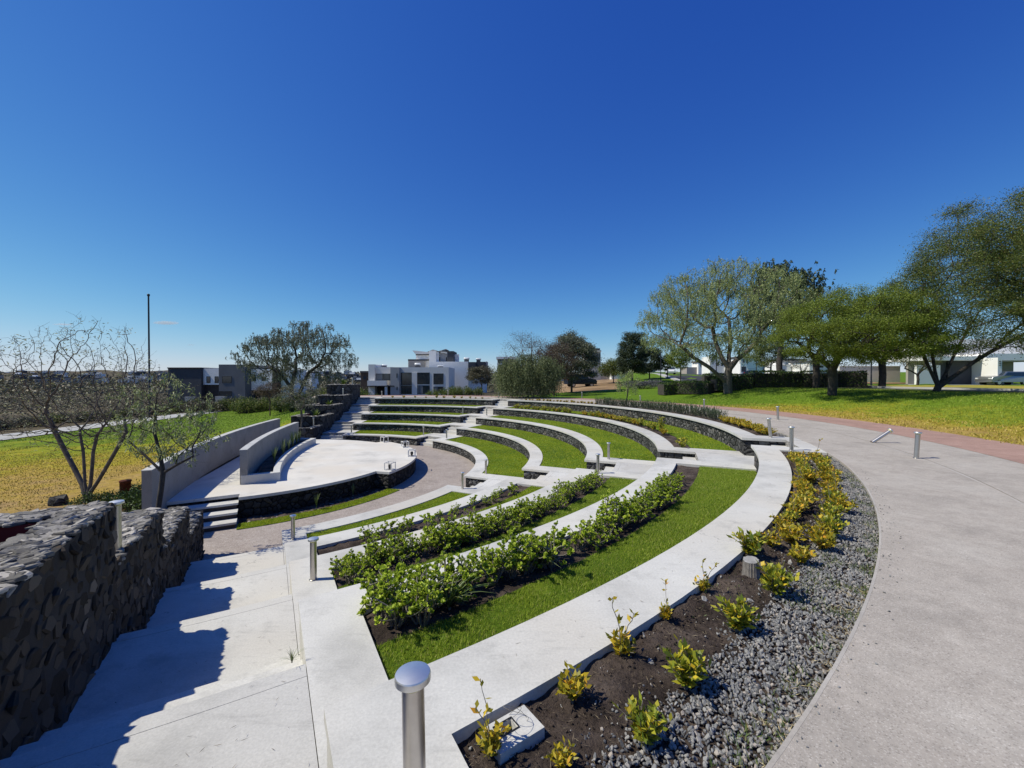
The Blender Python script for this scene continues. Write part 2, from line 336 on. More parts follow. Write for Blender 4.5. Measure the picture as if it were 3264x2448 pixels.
def ring(mb, r0, r1, t0, t1, z0, z1, mat=0, step=1.2, nr=1, matside=None, jig=0):
    """solid ring sector, angular limits are functions of the radius (or numbers)"""
    f0 = t0 if callable(t0) else (lambda r: t0); f1 = t1 if callable(t1) else (lambda r: t1)
    rs = np.linspace(r0, r1, nr+1); n = max(2, int(abs(f1(r0)-f0(r0))/step)+1)
    top = np.zeros((nr+1, n+1, 3))
    for i, r in enumerate(rs):
        for j, s in enumerate(np.linspace(0, 1, n+1)):
            th = f0(r)*(1-s)+f1(r)*s; x, y = pol(r, th); top[i, j] = (x, y, z1)
    bot = top.copy(); bot[..., 2] = z0; V = np.concatenate([top.reshape(-1, 3), bot.reshape(-1, 3)]); K = (nr+1)*(n+1)
    I = lambda i, j: i*(n+1)+j
    F = [(I(i, j), I(i+1, j), I(i+1, j+1), I(i, j+1)) for i in range(nr) for j in range(n)]
    B = [(K+I(i, j), K+I(i, j+1), K+I(i+1, j+1), K+I(i+1, j)) for i in range(nr) for j in range(n)]
    S = [(I(0, j), I(0, j+1), K+I(0, j+1), K+I(0, j)) for j in range(n)]+[(I(nr, j), K+I(nr, j), K+I(nr, j+1), I(nr, j+1)) for j in range(n)]
    S += [(I(i, 0), K+I(i, 0), K+I(i+1, 0), I(i+1, 0)) for i in range(nr)]+[(I(i, n), I(i+1, n), K+I(i+1, n), K+I(i, n)) for i in range(nr)]
    mb.add(V, F, mat); mb.add(V, B+S, mat if matside is None else matside)
def ringsheet(mb, r0, r1, t0, t1, z, mat=0, step=.5, dr=.08, amp=.01, g=None, zf=None):
    g = g or rng; nr = max(1, int((r1-r0)/dr)); f0 = t0 if callable(t0) else (lambda r: t0); f1 = t1 if callable(t1) else (lambda r: t1)
    n = max(2, int(abs(f1(r0)-f0(r0))/step)); rr = np.linspace(r0, r1, nr+1); V = []
    for r in rr:
        for s in np.linspace(0, 1, n+1):
            x, y = pol(r, f0(r)*(1-s)+f1(r)*s); V.append((x, y, z+(g.normal()*amp)+(zf(x, y) if zf else 0)))
    F = [(i*(n+1)+j, (i+1)*(n+1)+j, (i+1)*(n+1)+j+1, i*(n+1)+j+1) for i in range(nr) for j in range(n)]
    mb.add(V, F, mat, True)
def sample_ring(r0, r1, t0, t1, k, g=None):
    g = g or rng; f0 = t0 if callable(t0) else (lambda r: t0); f1 = t1 if callable(t1) else (lambda r: t1)
    r = np.sqrt(g.uniform(r0*r0, r1*r1, k)); s = g.uniform(0, 1, k)
    th = np.array([f0(a)*(1-b)+f1(a)*b for a, b in zip(r, s)])
    return np.stack([CX+r*np.cos(np.radians(th)), CY+r*np.sin(np.radians(th))], 1)
def sstep(x, a, b): t = np.clip((x-a)/(b-a), 0, 1); return t*t*(3-2*t)
QX = [-3, -.35, -.12, .03, .12, .25, .38, .55, .9, 3]; QZ = [-3, -3.0, -1.9, -1.0, .6, 1.7, 2.1, 1.6, 1.05, .9]
def gz(x, y):
    """height of the natural ground"""
    dx, dy = x-CX, y-CY; r = hypot(dx, dy); th = degrees(atan2(dy, dx)); ph = abs((th-AX+180) % 360-180)
    low = -2.62-.38*float(sstep(r, 8, 20)); k = float(sstep(ph, 76, 112)); k0 = float(sstep(ph, 76, 90))
    edge = -3+3*min(1, max(0, (r-8)/13))
    z = edge*(1-k)+low*k
    if ph <= 80 and r > 20: z = 0
    z = max(z, low) if ph > 76 else z
    fade = float(sstep(r, 24, 60)); q = x/max(y, 1) if y > 5 else (3 if x > 0 else -3)
    far = float(np.interp(q, QX, QZ)); t = float(sstep(hypot(x, y), 38, 85))
    mound = .74*float(sstep(r, 26, 36))*float(sstep(q, .35, .62)) + .25*float(sstep(r, 27, 34))*float(sstep(q, .05, .4))
    if k < 1: z = z*(1-t*(1-k))+(far*t)*(1-k)+mound*(1-k)*(1-t)
    if k > 0 and q > -.35 and y > 30: z = z*(1-k)+k*(low*(1-t)+far*t)
    if q > .28 and y > 55: z += (y-55)*.018
    return z

# ------------------------------------------------------------------ ground
gb = MB(); rads = np.concatenate([np.linspace(.5, 20.4, 22), [20.60, 20.69, 20.9, 21.5], np.linspace(22.5, 60, 40), np.geomspace(62, 6000, 50)])
NA = 480; V = []; 
for r in rads:
    for j in range(NA):
        th = j*360/NA; x, y = pol(r, th); u = r*cos(R(th-A0)); o = r*sin(R(th-A0)); thm = 2*AX-th; um = r*cos(R(thm-A0)); om = r*sin(R(thm-A0))
        ph = (th-AX+180) % 360-180
        inside = r < 20.65 and o > -1.7 and om > -1.7 and abs(ph) < 120 or (r < 8 and abs(ph) < 96) or r < 3
        z = -3.3 if inside else gz(x, y)
        if r > 20.65 and abs(ph) < 80: z -= .02
        if r > 60: z += rng.normal()*.08
        V.append((x, y, z))
def region(x, y):
    r = hypot(x-CX, y-CY); th = degrees(atan2(y-CY, x-CX)); ph = abs((th-AX+180) % 360-180); q = x/max(y, 1)
    if ph > 84 or (q < -.16 and y > 20): return 0 if x > -42.5 and y < 71 else 1
    if .09 < q < .262 and y > 50: return 3
    if q < .09 and y > 46 and x > -4: return 1
    if r < 60 and x > -4: return 2
    return 1 if q < .06 else 2
F = {0: [], 1: [], 2: [], 3: []}
for i in range(len(rads)-1):
    for j in range(NA):
        a = i*NA+j; b = i*NA+(j+1) % NA; c = b+NA; d = a+NA
        F[region((V[a][0]+V[c][0])/2, (V[a][1]+V[c][1])/2)].append((a, d, c, b))
def m_patchlawn(name, axis, lo, hi, seq, radial=False):
    """lawn whose natural greenness changes across the field, broken up by noise"""
    m, t, b = newmat(name); v = objco(t); s = t.nodes.new('ShaderNodeVectorMath'); s.operation = 'DOT_PRODUCT'
    t.links.new(v, s.inputs[0]); s.inputs[1].default_value = axis
    if radial:      # distance from the amphitheatre centre, greener away from the path and towards the back
        sb = t.nodes.new('ShaderNodeVectorMath'); sb.operation = 'SUBTRACT'; t.links.new(v, sb.inputs[0]); sb.inputs[1].default_value = (CX, CY, 0)
        s = t.nodes.new('ShaderNodeVectorMath'); s.operation = 'LENGTH'; t.links.new(sb.outputs[0], s.inputs[0])
        sy = t.nodes.new('ShaderNodeSeparateXYZ'); t.links.new(v, sy.inputs[0]); my = N(t, 'ShaderNodeMapRange'); t.links.new(sy.outputs[1], my.inputs[0])
        my.inputs[1].default_value = 24; my.inputs[2].default_value = 31; my.inputs[4].default_value = 12.0
        sm = t.nodes.new('ShaderNodeMath'); sm.operation = 'ADD'; t.links.new(s.outputs['Value'], sm.inputs[0]); t.links.new(my.outputs[0], sm.inputs[1])
    mr = N(t, 'ShaderNodeMapRange'); t.links.new(sm.outputs[0] if radial else s.outputs['Value'], mr.inputs[0]); mr.inputs[1].default_value = lo; mr.inputs[2].default_value = hi
    n1 = noise(t, .42, 9, .78, v); ma = t.nodes.new('ShaderNodeMath'); ma.operation = 'MULTIPLY_ADD'; t.links.new(n1, ma.inputs[0]); ma.inputs[1].default_value = 1.25
    ad = t.nodes.new('ShaderNodeMath'); ad.operation = 'SUBTRACT'; t.links.new(mr.outputs[0], ad.inputs[0]); ad.inputs[1].default_value = .625; t.links.new(ad.outputs[0], ma.inputs[2])
    c = ramp(t, ma.outputs[0], seq); f = ramp(t, noise(t, 3.5, 9, .85, objco(t, (1, 1, 1))), [(.3, (.5,)*3), (.7, (1.4,)*3)])
    t.links.new(mixc(t, 1.0, c, f, 'MULTIPLY'), b.inputs['Base Color']); b.inputs['Roughness'].default_value = .95; b.inputs['Specular IOR Level'].default_value = .1
    bump(t, b, noise(t, 14, 6, .8, v), 1.0, .06); return m
G1, G2, YD, OC = (.11, .19, .014), (.19, .26, .02), (.38, .30, .035), (.42, .28, .12)
MAT['lawn_left'] = m_patchlawn('left_lawn_patchy', (-.35, .94, 0), 14, 50, [(.06, OC), (.26, (.44, .30, .07)), (.44, (.38, .31, .03)), (.62, (.27, .29, .02)), (.85, (.13, .21, .016))])
MAT['lawn_right'] = m_patchlawn('right_lawn_patchy', (.95, .31, 0), 25.0, 36, [(.10, (.45, .31, .09)), (.24, (.38, .30, .04)), (.38, (.28, .29, .025)), (.60, (.15, .235, .018)), (1, G1)], True)
MAT['scrub'] = m_ground('dry_scrub_soil', (.05, .042, .028), (.09, .072, .045), (.14, .12, .075), .06, 3, .6, .2)
MAT['dryfield'] = m_ground('ochre_dry_field', (.20, .13, .07), (.30, .20, .11), (.38, .27, .16), .12, 4, .5, .1)
for k in F: gb.f.append((np.array(F[k], int), k, True))
gb.v.append(np.array(V)); gb.n = len(V)
struct(gb, 'ground', [MAT['lawn_left'], MAT['scrub'], MAT['lawn_right'], MAT['dryfield']])

mb = MB(); ringsheet(mb, 5.2, 20.0, -78, 114, OZ, 0, 2.0, 1.0, 0)
struct(mb, 'orchestra_floor', MAT['gravelfloor'])
mb = MB(); ringsheet(mb, 20.70, 22.31, -66, 110, 0.0, 0, 1, 1.7, 0); ringsheet(mb, 22.36, 23.9, -66, 110, 0.0, 0, 1, 1.7, 0); ringsheet(mb, 22.31, 22.36, -66, 110, -.004, 1, 1, .2, 0)
for t in np.arange(-64, 108, 4.5):      # control joints are shallow grooves between the slabs
    pass
ring(mb, 20.68, 20.70, lin(A0, 1.41), 110, -.14, 0.001, 1)
struct(mb, 'path', [MAT['path'], MAT['pathedge'], MAT['whiteplaster']])
mb = MB(); ringsheet(mb, 23.9, 25.75, -66, 110, .004, 0, 1, 1.8, 0)
struct(mb, 'path_red_band', MAT['pathred'])

# left park path beyond the lawn: a pale ribbon
pts = [(-36, 2), (-38, 15), (-40, 26), (-41, 33), (-42.3, 46), (-43.3, 57), (-43, 66), (-41, 74)]
mb = MB(); V = []
for k, (x, y) in enumerate(pts):
    a = pts[max(0, k-1)]; b = pts[min(len(pts)-1, k+1)]; d = np.array([b[0]-a[0], b[1]-a[1]], float); d /= np.linalg.norm(d)
    for s in (-1.8, 1.8): V.append((x-d[1]*s, y+d[0]*s, gz(x, y)+.06))
mb.add(V, [(2*k, 2*k+2, 2*k+3, 2*k+1) for k in range(len(pts)-1)]); struct(mb, 'park_path', MAT['kerb'])

# ------------------------------------------------------------------ seating sectors
SEC = {  # name: wall start, lawn start, lawn end, wall end
 'near': (lin(A0, .90), lin(A0, 1.41), lin(A1, .05), lin(A1, .68)),
 'middle': (lin(A1, 2.10), lin(A1, 2.80), mir(lin(A1, 2.80)), mir(lin(A1, 2.10))),
 'far': (mir(lin(A1, .68)), mir(lin(A1, .05)), mir(lin(A0, 1.41)), mir(lin(A0, .90)))}
ORD = {1: 'lowest', 2: 'second lowest', 3: 'middle', 4: 'second highest', 5: 'highest'}
for sn, (w0, l0, l1, w1) in SEC.items():
    for i in range(1, 6):
        zt = TZ(i); zb = TZ(i-1) if i > 1 else OZ; r0 = RI[i]; rc = RO[i]; r2 = RI[i+1]
        root = thing('seating_wall', f'{ORD[i]} curved stone seating wall with pale concrete cap in the {sn} block', 'seating wall', (0, 0, 0), 0, 'curved seating walls')
        mb = MB(); ring(mb, r0+.07, r0+.42, l0, l1, zb-.15, zt-.075, 0)
        ring(mb, r0+.07, r2+.05, lambda r: w0(r)+.18, l0, zb-.15, zt-.075, 0, nr=3); ring(mb, r0+.07, r2+.05, l1, lambda r: w1(r)-.18, zb-.15, zt-.075, 0, nr=3)
        mb.build('stone_face', MAT['stone'], root)
        mb = MB(); ring(mb, r0, rc, l0, l1, zt-.075, zt, 0)
        rr = r2+.06 if i < 5 else r2-.03
        ring(mb, r0, rr, w0, l0, zt-.075, zt, 0, nr=4); ring(mb, r0, rr, l1, w1, zt-.075, zt, 0, nr=4)
        cp = mb.build('cap', MAT['concrete'], root)
        bv = cp.modifiers.new('bevel', 'BEVEL'); bv.width = .008; bv.segments = 2; bv.limit_method = 'ANGLE'; bv.angle_limit = R(50)
        if sn == 'near':
            mb = MB(); ring(mb, r0+.02, r2+.05, lambda r: w0(r)+.04, lambda r: w0(r)+.17, zb-.15, zt-.078, 0, nr=3); mb.build('side_face', MAT['concrete'], root)
        if sn == 'middle' and i < 5:
            pass
# beds and lawns
def grass(name, label, r0, r1, t0, t1, z, k, hgt, wid, mat, zf=None):
    mb = MB(); ringsheet(mb, r0, r1, t0, t1, z, 0, .8, .2, .006)
    P = sample_ring(r0+.01, r1-.01, t0, t1, k); P3 = np.column_stack([P, np.full(k, z-.004)])
    D = rng.normal(size=(k, 3))*.42; D[:, 2] = 1; D /= np.linalg.norm(D, axis=1)[:, None]
    L = hgt*rng.uniform(.5, 1.15, k)[:, None]; a = rng.uniform(0, 2*pi, k); S = np.stack([np.cos(a), np.sin(a), 0*a], 1)*wid/2
    V = np.stack([P3-S, P3+S, P3+D*L+S*.1], 1).reshape(-1, 3); mb.add(V, np.arange(3*k).reshape(-1, 3), 1)
    return tag(mb.build(name, [MAT['lawnsoil'], mat]), None, None, kind='stuff')
n0, n1 = SEC['near'][1], SEC['near'][2]; m0, m1 = SEC['middle'][1], SEC['middle'][2]; f0, f1 = SEC['far'][1], SEC['far'][2]
grass('grass', '', 17.97, 19.24, n0, n1, TZ(4)-.05, 105000, .048, .007, MAT['blade'])
grass('grass', '', 15.68, 16.93, n0, n1, TZ(3)-.04, 42000, .045, .010, MAT['blade'])
grass('grass', '', 13.26, 14.58, n0, n1, TZ(2)-.04, 30000, .045, .012, MAT['bladefar'])
grass('grass', '', RO[1], RI[2]+.05, n0, n1, TZ(1)-.03, 24000, .045, .015, MAT['bladefar'])
for i, k in ((1, 24000), (2, 24000), (3, 24000)):
    grass('grass', '', RO[i], RI[i+1]+.05, m0, m1, TZ(i)-.03, k, .045, .02, MAT['bladefar'])
grass('grass', '', 17.95, RI[5]+.05, m0, m1, TZ(4)-.03, 20000, .045, .02, MAT['bladefar'])
for i in (1, 2, 3, 4): grass('grass', '', RO[i], RI[i+1]+.05, f0, f1, TZ(i)-.03, 8000, .05, .035, MAT['bladefar'])
grass('grass', '', 6.95, 7.50, -61, -18, OZ+.015, 9000, .04, .02, MAT['bladefar'])
soil_mb = MB()
for r0, r1, t0, t1, z in ((17.41, 18.00, n0, n1, TZ(4)-.06), (15.12, 15.70, n0, n1, TZ(3)-.06), (12.77, 13.30, n0, n1, TZ(2)-.06), (17.40, 17.98, m0, m1, TZ(4)-.05), (19.70, 20.67, m0, m1, -.05), (19.70, 20.67, f0, f1, -.05), (6.4, 6.98, -61, -18, OZ+.01)):
    ringsheet(soil_mb, r0, r1, t0, t1, z, 0, .45, .07, .012)
def bumpy(x, y): return (1-.85*float(sstep(hypot(x-CX, y-CY), 20.0, 20.25)))*(.025*sin(7*x+3*sin(5*y))*cos(6*y)+.015*sin(19*x)*sin(17*y+2))
ringsheet(soil_mb, 19.70, 20.67, n0, n1, -.055, 0, .12, .035, .007, zf=bumpy)
struct(soil_mb, 'soil', MAT['soil'])

# stairs: four flights between the blocks
def stairs(label, a, b, mat):
    root = thing('staircase', label, 'staircase', (0, 0, 0), 0, 'concrete stairways of the amphitheatre')
    for i in range(1, 6):
        zb = TZ(i-1) if i > 1 else OZ; e = RI[i]
        end = RI[i+1]+.36 if i < 5 else 20.70
        for k, (q0, q1) in enumerate(((.36, .72), (.72, 1.07))):
            mb = MB(); z = zb+H/3*(k+1); ring(mb, e+q0, e+q1+.02, a, b, z-.22, z, 0); mb.build('step', mat, root)
        zt_ = TZ(i)-.002 if i < 5 else -.003; mb = MB(); ring(mb, e+1.07, e+1.22, a, b, zt_-.2, zt_, 0); ring(mb, e+1.07, end, a, b, zt_-.3, zt_-.006, 0); ring(mb, e+1.2225, end, a, b, zt_-.2, zt_-.0015, 0, nr=2)
        ob = mb.build('landing', mat, root)
    for o in root.children:
        bv = o.modifiers.new('bevel', 'BEVEL'); bv.width = .009; bv.segments = 2; bv.limit_method = 'ANGLE'; bv.angle_limit = R(50)
stairs('wide concrete stairs beside the near stepped stone wall, in the foreground', lin(A0, -.95), lin(A0, .895), MAT['concrete'])
stairs('concrete stairs between the near and the middle seating blocks', lin(A1, .685), lin(A1, 2.095), MAT['concrete'])
stairs('concrete stairs between the middle and the far seating blocks', mir(lin(A1, 2.095)), mir(lin(A1, .685)), MAT['concrete'])
stairs('distant shaded stairs beside the far stepped stone wall', mir(lin(A0, .895)), mir(lin(A0, -.95)), MAT['concrete'])

# ------------------------------------------------------------------ stone planters stepping down beside the outer stairs
def rock(mb, c, sx, sy, sz, g, mat=0, n=7, tilt=.12, rot=None, taper=.86):
    a = np.sort(g.uniform(0, 2*pi, n)); a = np.linspace(0, 2*pi, n, endpoint=False)+g.uniform(-.25, .25, n)
    rr = g.uniform(.75, 1.1, n); rot = g.uniform(0, 2*pi) if rot is None else rot
    x = np.cos(a)*rr*sx; y = np.sin(a)*rr*sy; X = x*cos(rot)-y*sin(rot); Y = x*sin(rot)+y*cos(rot)
    tx, ty = g.normal()*tilt, g.normal()*tilt
    b = np.stack([X, Y, tx*X+ty*Y-sz/2], 1); m = np.stack([X*1.04, Y*1.04, tx*X+ty*Y+sz*.15], 1)
    t = np.stack([X*taper, Y*taper, tx*X+ty*Y+sz/2+g.uniform(-.12, .12, n)*sz], 1)
    V = np.concatenate([b, m, t])+np.array(c)
    F = [tuple(range(n))[::-1], tuple(range(2*n, 3*n))]+[(k*n+i, k*n+(i+1) % n, (k+1)*n+(i+1) % n, (k+1)*n+i) for k in (0, 1) for i in range(n)]
    mb.add(V, F, mat)
SECT = [(9.05, 10.98, -1.50), (10.98, 13.38, -.88), (13.38, 15.62, -.26), (15.62, 18.25, .40), (18.25, 20.9, 1.25)]
def planter(k, u0, u1, zt, mirror, label):
    g = np.random.default_rng(100+k+50*mirror); root = thing('stone_planter', label, 'stone planter', (0, 0, 0), 0, 'stepped stone planters beside the outer stairs')
    o0, o1, o2, o3 = -.76, -1.13, -2.55, -2.92; P = lambda u, o: uo(u, o, A0, mirror)
    def quadbox(mb, ua, ub, oa, ob, z0, z1, mat=0):
        p = [P(ua, oa), P(ub, oa), P(ub, ob), P(ua, ob)]
        if not mirror: p = p[::-1]
        mb.prism(p, z0, z1, mat)
    zb = -2.9
    mb = MB(); e = .012*k
    for (ua, ub, oa, ob) in ((u0, u1, o0, o1), (u0, u0+.28, o1, o2), (u0, u1, o2, o3)): quadbox(mb, ua, ub, oa, ob, zb, zt-.03, 0)
    # stones on the stair face
    near = not mirror
    c0 = np.array(P(u0, o0)); c1 = np.array(P(u1, o0)); d = (c1-c0)/np.linalg.norm(c1-c0); ang = atan2(d[1], d[0]); nrm = np.array([-d[1], d[0]])
    if (np.array([CX, CY])-c0)@nrm < 0 and not mirror: nrm = nrm
    inw = np.array(P((u0+u1)/2, 0))-np.array(P((u0+u1)/2, o0)); inw /= np.linalg.norm(inw)
    if near:
        zlow = max(zb, zt-2.3); area = (u1-u0)*(zt-zlow)
        rows = int((zt-zlow)/.135); cells = [((q+g.uniform(-.25, .25)+.5*(rw % 2))/max(1, int((u1-u0)/.17)), zlow+(rw+.5+g.uniform(-.15, .15))*(zt-.02-zlow)/rows) for rw in range(rows) for q in range(int((u1-u0)/.17)+1)]
        for s, z in cells:
            s = min(.985, max(.015, s)); w_, h_ = g.uniform(.075, .125), g.uniform(.062, .10)
            c = c0+(c1-c0)*s; q = MB(); rock(q, (0, 0, g.uniform(-.008, .008)), w_, h_, .04, g, 1, int(g.integers(5, 8)), .13, g.uniform(-.5, .5), .86)
            V = q.v[0]; W = np.stack([c[0]+d[0]*V[:, 0]+inw[0]*(V[:, 2]-.01), c[1]+d[1]*V[:, 0]+inw[1]*(V[:, 2]-.01), z+V[:, 1]], 1)
            for (Fa, mt, sm) in q.f: mb.add(W, Fa, 1); 
    # slabs bedded on the tops
    segs = [((u0, o0), (u1, o0), (u1, o1), (u0, o1)), ((u0, o1), (u0+.28, o1), (u0+.28, o2), (u0, o2)), ((u0, o2), (u1, o2), (u1, o3), (u0, o3))]
    for sg in segs:
        ua, ub = sg[0][0], sg[1][0]; oa, ob = sg[0][1], sg[2][1]; area = abs((ub-ua)*(ob-oa)); cnt = int(area*(620 if near else 140))
        for _ in range(cnt):
            big = g.uniform(.035, .10)*(1 if near else 1.4); u = g.uniform(ua+.01, ub-.01); o = g.uniform(min(oa, ob)+.02, max(oa, ob)-.02-big*.5); x, y = P(u, o); lay = g.integers(0, 2)
            rock(mb, (x, y, zt-.028+.018*lay), big*1.25, big*.7, g.uniform(.018, .034), g, 2, g.integers(6, 9), .14, ang+pi/2+g.normal()*.5, .88)
    mb.build('stone_wall', [MAT['joint'], MAT['facestone'], MAT['slab'], MAT['mortar']] if near else [MAT['stonebig'], MAT['stonebig'], MAT['slab'], MAT['mortar']], root)
    mb = MB(); quadbox(mb, u0+.28, u0+.31, o1-.01, o2+.01, zt-.50, zt-.05, 0); quadbox(mb, u0+.31, u1-.005, o2, o2+.03, zt-.50, zt-.05, 0)
    mb.build('red_lining', MAT['red'], root)
    mb = MB(); quadbox(mb, u0+.29, u1+.01, o1-.002, o2+.002, zt-.9, zt-.36-.001*k, 0); mb.build('soil_fill', MAT['soil'], root)
    return root
NMS = ['lowest', 'second lowest', 'middle', 'second highest', 'highest']
for m_, side in ((False, 'near'), (True, 'far')):
    for k, (u0, u1, zt) in enumerate(SECT):
        planter(k, u0, u1, zt, m_, f'{NMS[k]} box of the {side} stepped dark stone planter wall')

# ------------------------------------------------------------------ stage
ca, sa = cos(R(AX)), sin(R(AX))
def ab(a, b): return CX+a*ca-b*sa, CY+a*sa+b*ca
stage = thing('stage', 'raised round stage with pale concrete floor and dark stone edge', 'stage', (*pol(3, AX), OZ))
def stg(o): o.location = (-stage.location[0], -stage.location[1], -stage.location[2]); return o
outline = []
thL = -61.2; 
def rs_(th): return 7.06 if -18.6 < th < 54.8 else 6.46
for th in np.concatenate([np.arange(-61.2, -18.6, 2), [-18.7], np.arange(-18.5, 54.8, 2), [54.7, 54.9], np.arange(56.5, 97.5, 2)]): outline.append(pol(rs_(th), th))
backL, backR = ab(-.85, -5.2), ab(-.85, 5.2)
extL = [uo(6.02, -2.6), ]
floor = [(p[0], p[1]) for p in outline]+[uo(6.02, -.17, A0, True), uo(6.02, -2.4, A0, True), ab(-.9, 6.6), ab(-1.15, 0), ab(-.9, -6.6), uo(6.02, -2.4), uo(6.02, -.17)]
mb = MB(); mb.prism(floor, SZ-.09, SZ, 0); stg(mb.build('stage_floor', MAT['stage'], stage))
def shrink(p, d):
    v = np.array(p)-np.array((CX, CY)); l = np.linalg.norm(v); return tuple(np.array((CX, CY))+v*(l-d)/l)
mb = MB(); mb.prism([shrink(p, .05) for p in floor], OZ-.2, SZ-.091, 0); stg(mb.build('stage_wall', MAT['stoneshade'], stage))
for m_ in (False, True):
    for k in range(3):
        mb = MB(); z = SZ-.17*(k+1); ua, ub = 6.02+.42*k, 6.02+.42*(k+1); p = [uo(ua, -.19, A0, m_), uo(ub, -.19, A0, m_), uo(ub, -1.95, A0, m_), uo(ua, -1.95, A0, m_)]
        mb.prism(p if m_ else p[::-1], z-.06, z, 0); q = [uo(ua, -.22, A0, m_), uo(ub-.03, -.22, A0, m_), uo(ub-.03, -1.92, A0, m_), uo(ua, -1.92, A0, m_)]
        mb.prism(q if m_ else q[::-1], OZ-.1, z-.061, 1); stg(mb.build('stage_step', [MAT['concrete'], MAT['brown']], stage))
def arcwall(mb, a_end, a_mid, bh0, bh1, th, z0, z1, mat=0, mtop=None, n=24, ztop=None):
    bs = np.linspace(bh0, bh1, n); m = max(abs(bh0), abs(bh1)); A = a_mid+(a_end-a_mid)*(bs/m)**2
    fr = [ab(a, b) for a, b in zip(A, bs)]; bk = [ab(a-th, b) for a, b in zip(A, bs)]
    V = [(x, y, z0) for x, y in fr]+[(x, y, z1) for x, y in fr]+[(x, y, z1) for x, y in bk]+[(x, y, z0) for x, y in bk]
    Fs = [(i, i+1, n+i+1, n+i) for i in range(n-1)]+[(2*n+i, 2*n+i+1, 3*n+i+1, 3*n+i) for i in range(n-1)]+[(0, n, 2*n, 3*n), (n-1, 4*n-1, 3*n-1, 2*n-1)]
    mb.add(V, Fs, mat); mb.add(V, [(n+i, n+i+1, 2*n+i+1, 2*n+i) for i in range(n-1)], mat if mtop is None else mtop)
def wallthing(name, label, cat, *a, **k):
    root = thing(name, label, cat, (*ab(a[1], 0), SZ)); mb = MB(); arcwall(mb, *a, **k); o = mb.build('wall', MAT['wallconc'], root); o.location = (-root.location[0], -root.location[1], -SZ)
    mb = MB(); z1 = a[6]; arcwall(mb, a[0]+.008, a[1]+.008, a[2]-.005, a[3]+.005, a[4]+.016, z1+.001, z1+.022); o = mb.build('wall_top', MAT['whiteplaster'], root); o.location = (-root.location[0], -root.location[1], -SZ)
    return root
wallthing('backdrop_wall', 'long curved grey concrete wall standing behind the stage', 'concrete wall', -.45, -1.02, -7.5, 7.65, .22, -3.0, SZ+1.17)
wallthing('screen_wall', 'shorter curved grey concrete wall between the stage planting and the long back wall', 'concrete wall', 1.02, .74, -4.62, 4.95, .22, SZ-.05, SZ+1.17)
cr = thing('planter_kerb', 'low curved white kerb holding the planting at the back of the stage floor', 'planter kerb', (*ab(1.6, 0), SZ))
mb = MB(); arcwall(mb, 1.96, 1.50, -4.45, 4.5, .22, SZ, SZ+.31, 0)
mb.prism([ab(.80, -4.66), ab(1.96, -4.45), ab(1.76, -4.24), ab(.80, -4.44)], SZ, SZ+.306, 0); mb.prism([ab(1.74, 4.29), ab(1.96, 4.5), ab(.85, 5.0), ab(.85, 4.78)], SZ, SZ+.306, 0)
o = mb.build('kerb', MAT['whiteplaster'], cr); o.location = (-cr.location[0], -cr.location[1], -SZ)
mb = MB(); arcwall(mb, 1.74, 1.28, -4.3, 4.3, .52, SZ+.02, SZ+.24, 0); o = mb.build('soil_fill', MAT['soil'], cr); o.location = (-cr.location[0], -cr.location[1], -SZ)
# open cube lights on the stage edge
def cubelight():
    t = thing('stage_light', '', 'stage light'); s = .15; mb = MB()
    for sx in (-1, 1):
        for sy in (-1, 1):
            mb.box(sx*s-.014, sx*s+.014, sy*s-.014, sy*s+.014, 0, .30)
    for z in (.0, .28):
        for q in (-1, 1):
            mb.box(-s, s, q*s-.013, q*s+.013, z+.001, z+.027); mb.box(q*s-.0125, q*s+.0125, -s, s, z+.002, z+.028)
    mb.build('cage', MAT['lgrey'], t)
    mb = MB(); mb.lathe([(.03, .02), (.05, .07), (.065, .12), (.065, .2), (.04, .22)], 12); mb.build('lamp', MAT['black'], t)
    mb = MB(); mb.box(-.05, .05, -.05, .05, 0, .03); mb.build('base', MAT['metaldark'], t); return t
cl = cubelight(); LL = ['nearest open metal cube light on the stage edge', 'second nearest open metal cube light on the stage edge', 'third open metal cube light on the stage edge, towards the far steps', 'farthest open metal cube light on the stage edge, below the far seats']
for k, (r, th) in enumerate(((6.85, -15.5), (6.85, 9.0), (6.85, 32.5), (6.85, 53.0))):
    x, y = pol(r, th)
    if k == 0: cl.location = (x, y, SZ); cl.rotation_euler = (0, 0, R(th)); cl['label'] = LL[0]; cl['group'] = 'cube lights on the stage edge'; o0_ = cl
    else: dup(cl, (x, y, SZ), R(th), LL[k])
for r, th in ((6.85, -15.5), (6.85, 9), (6.85, 32.5), (6.85, 53)): pass
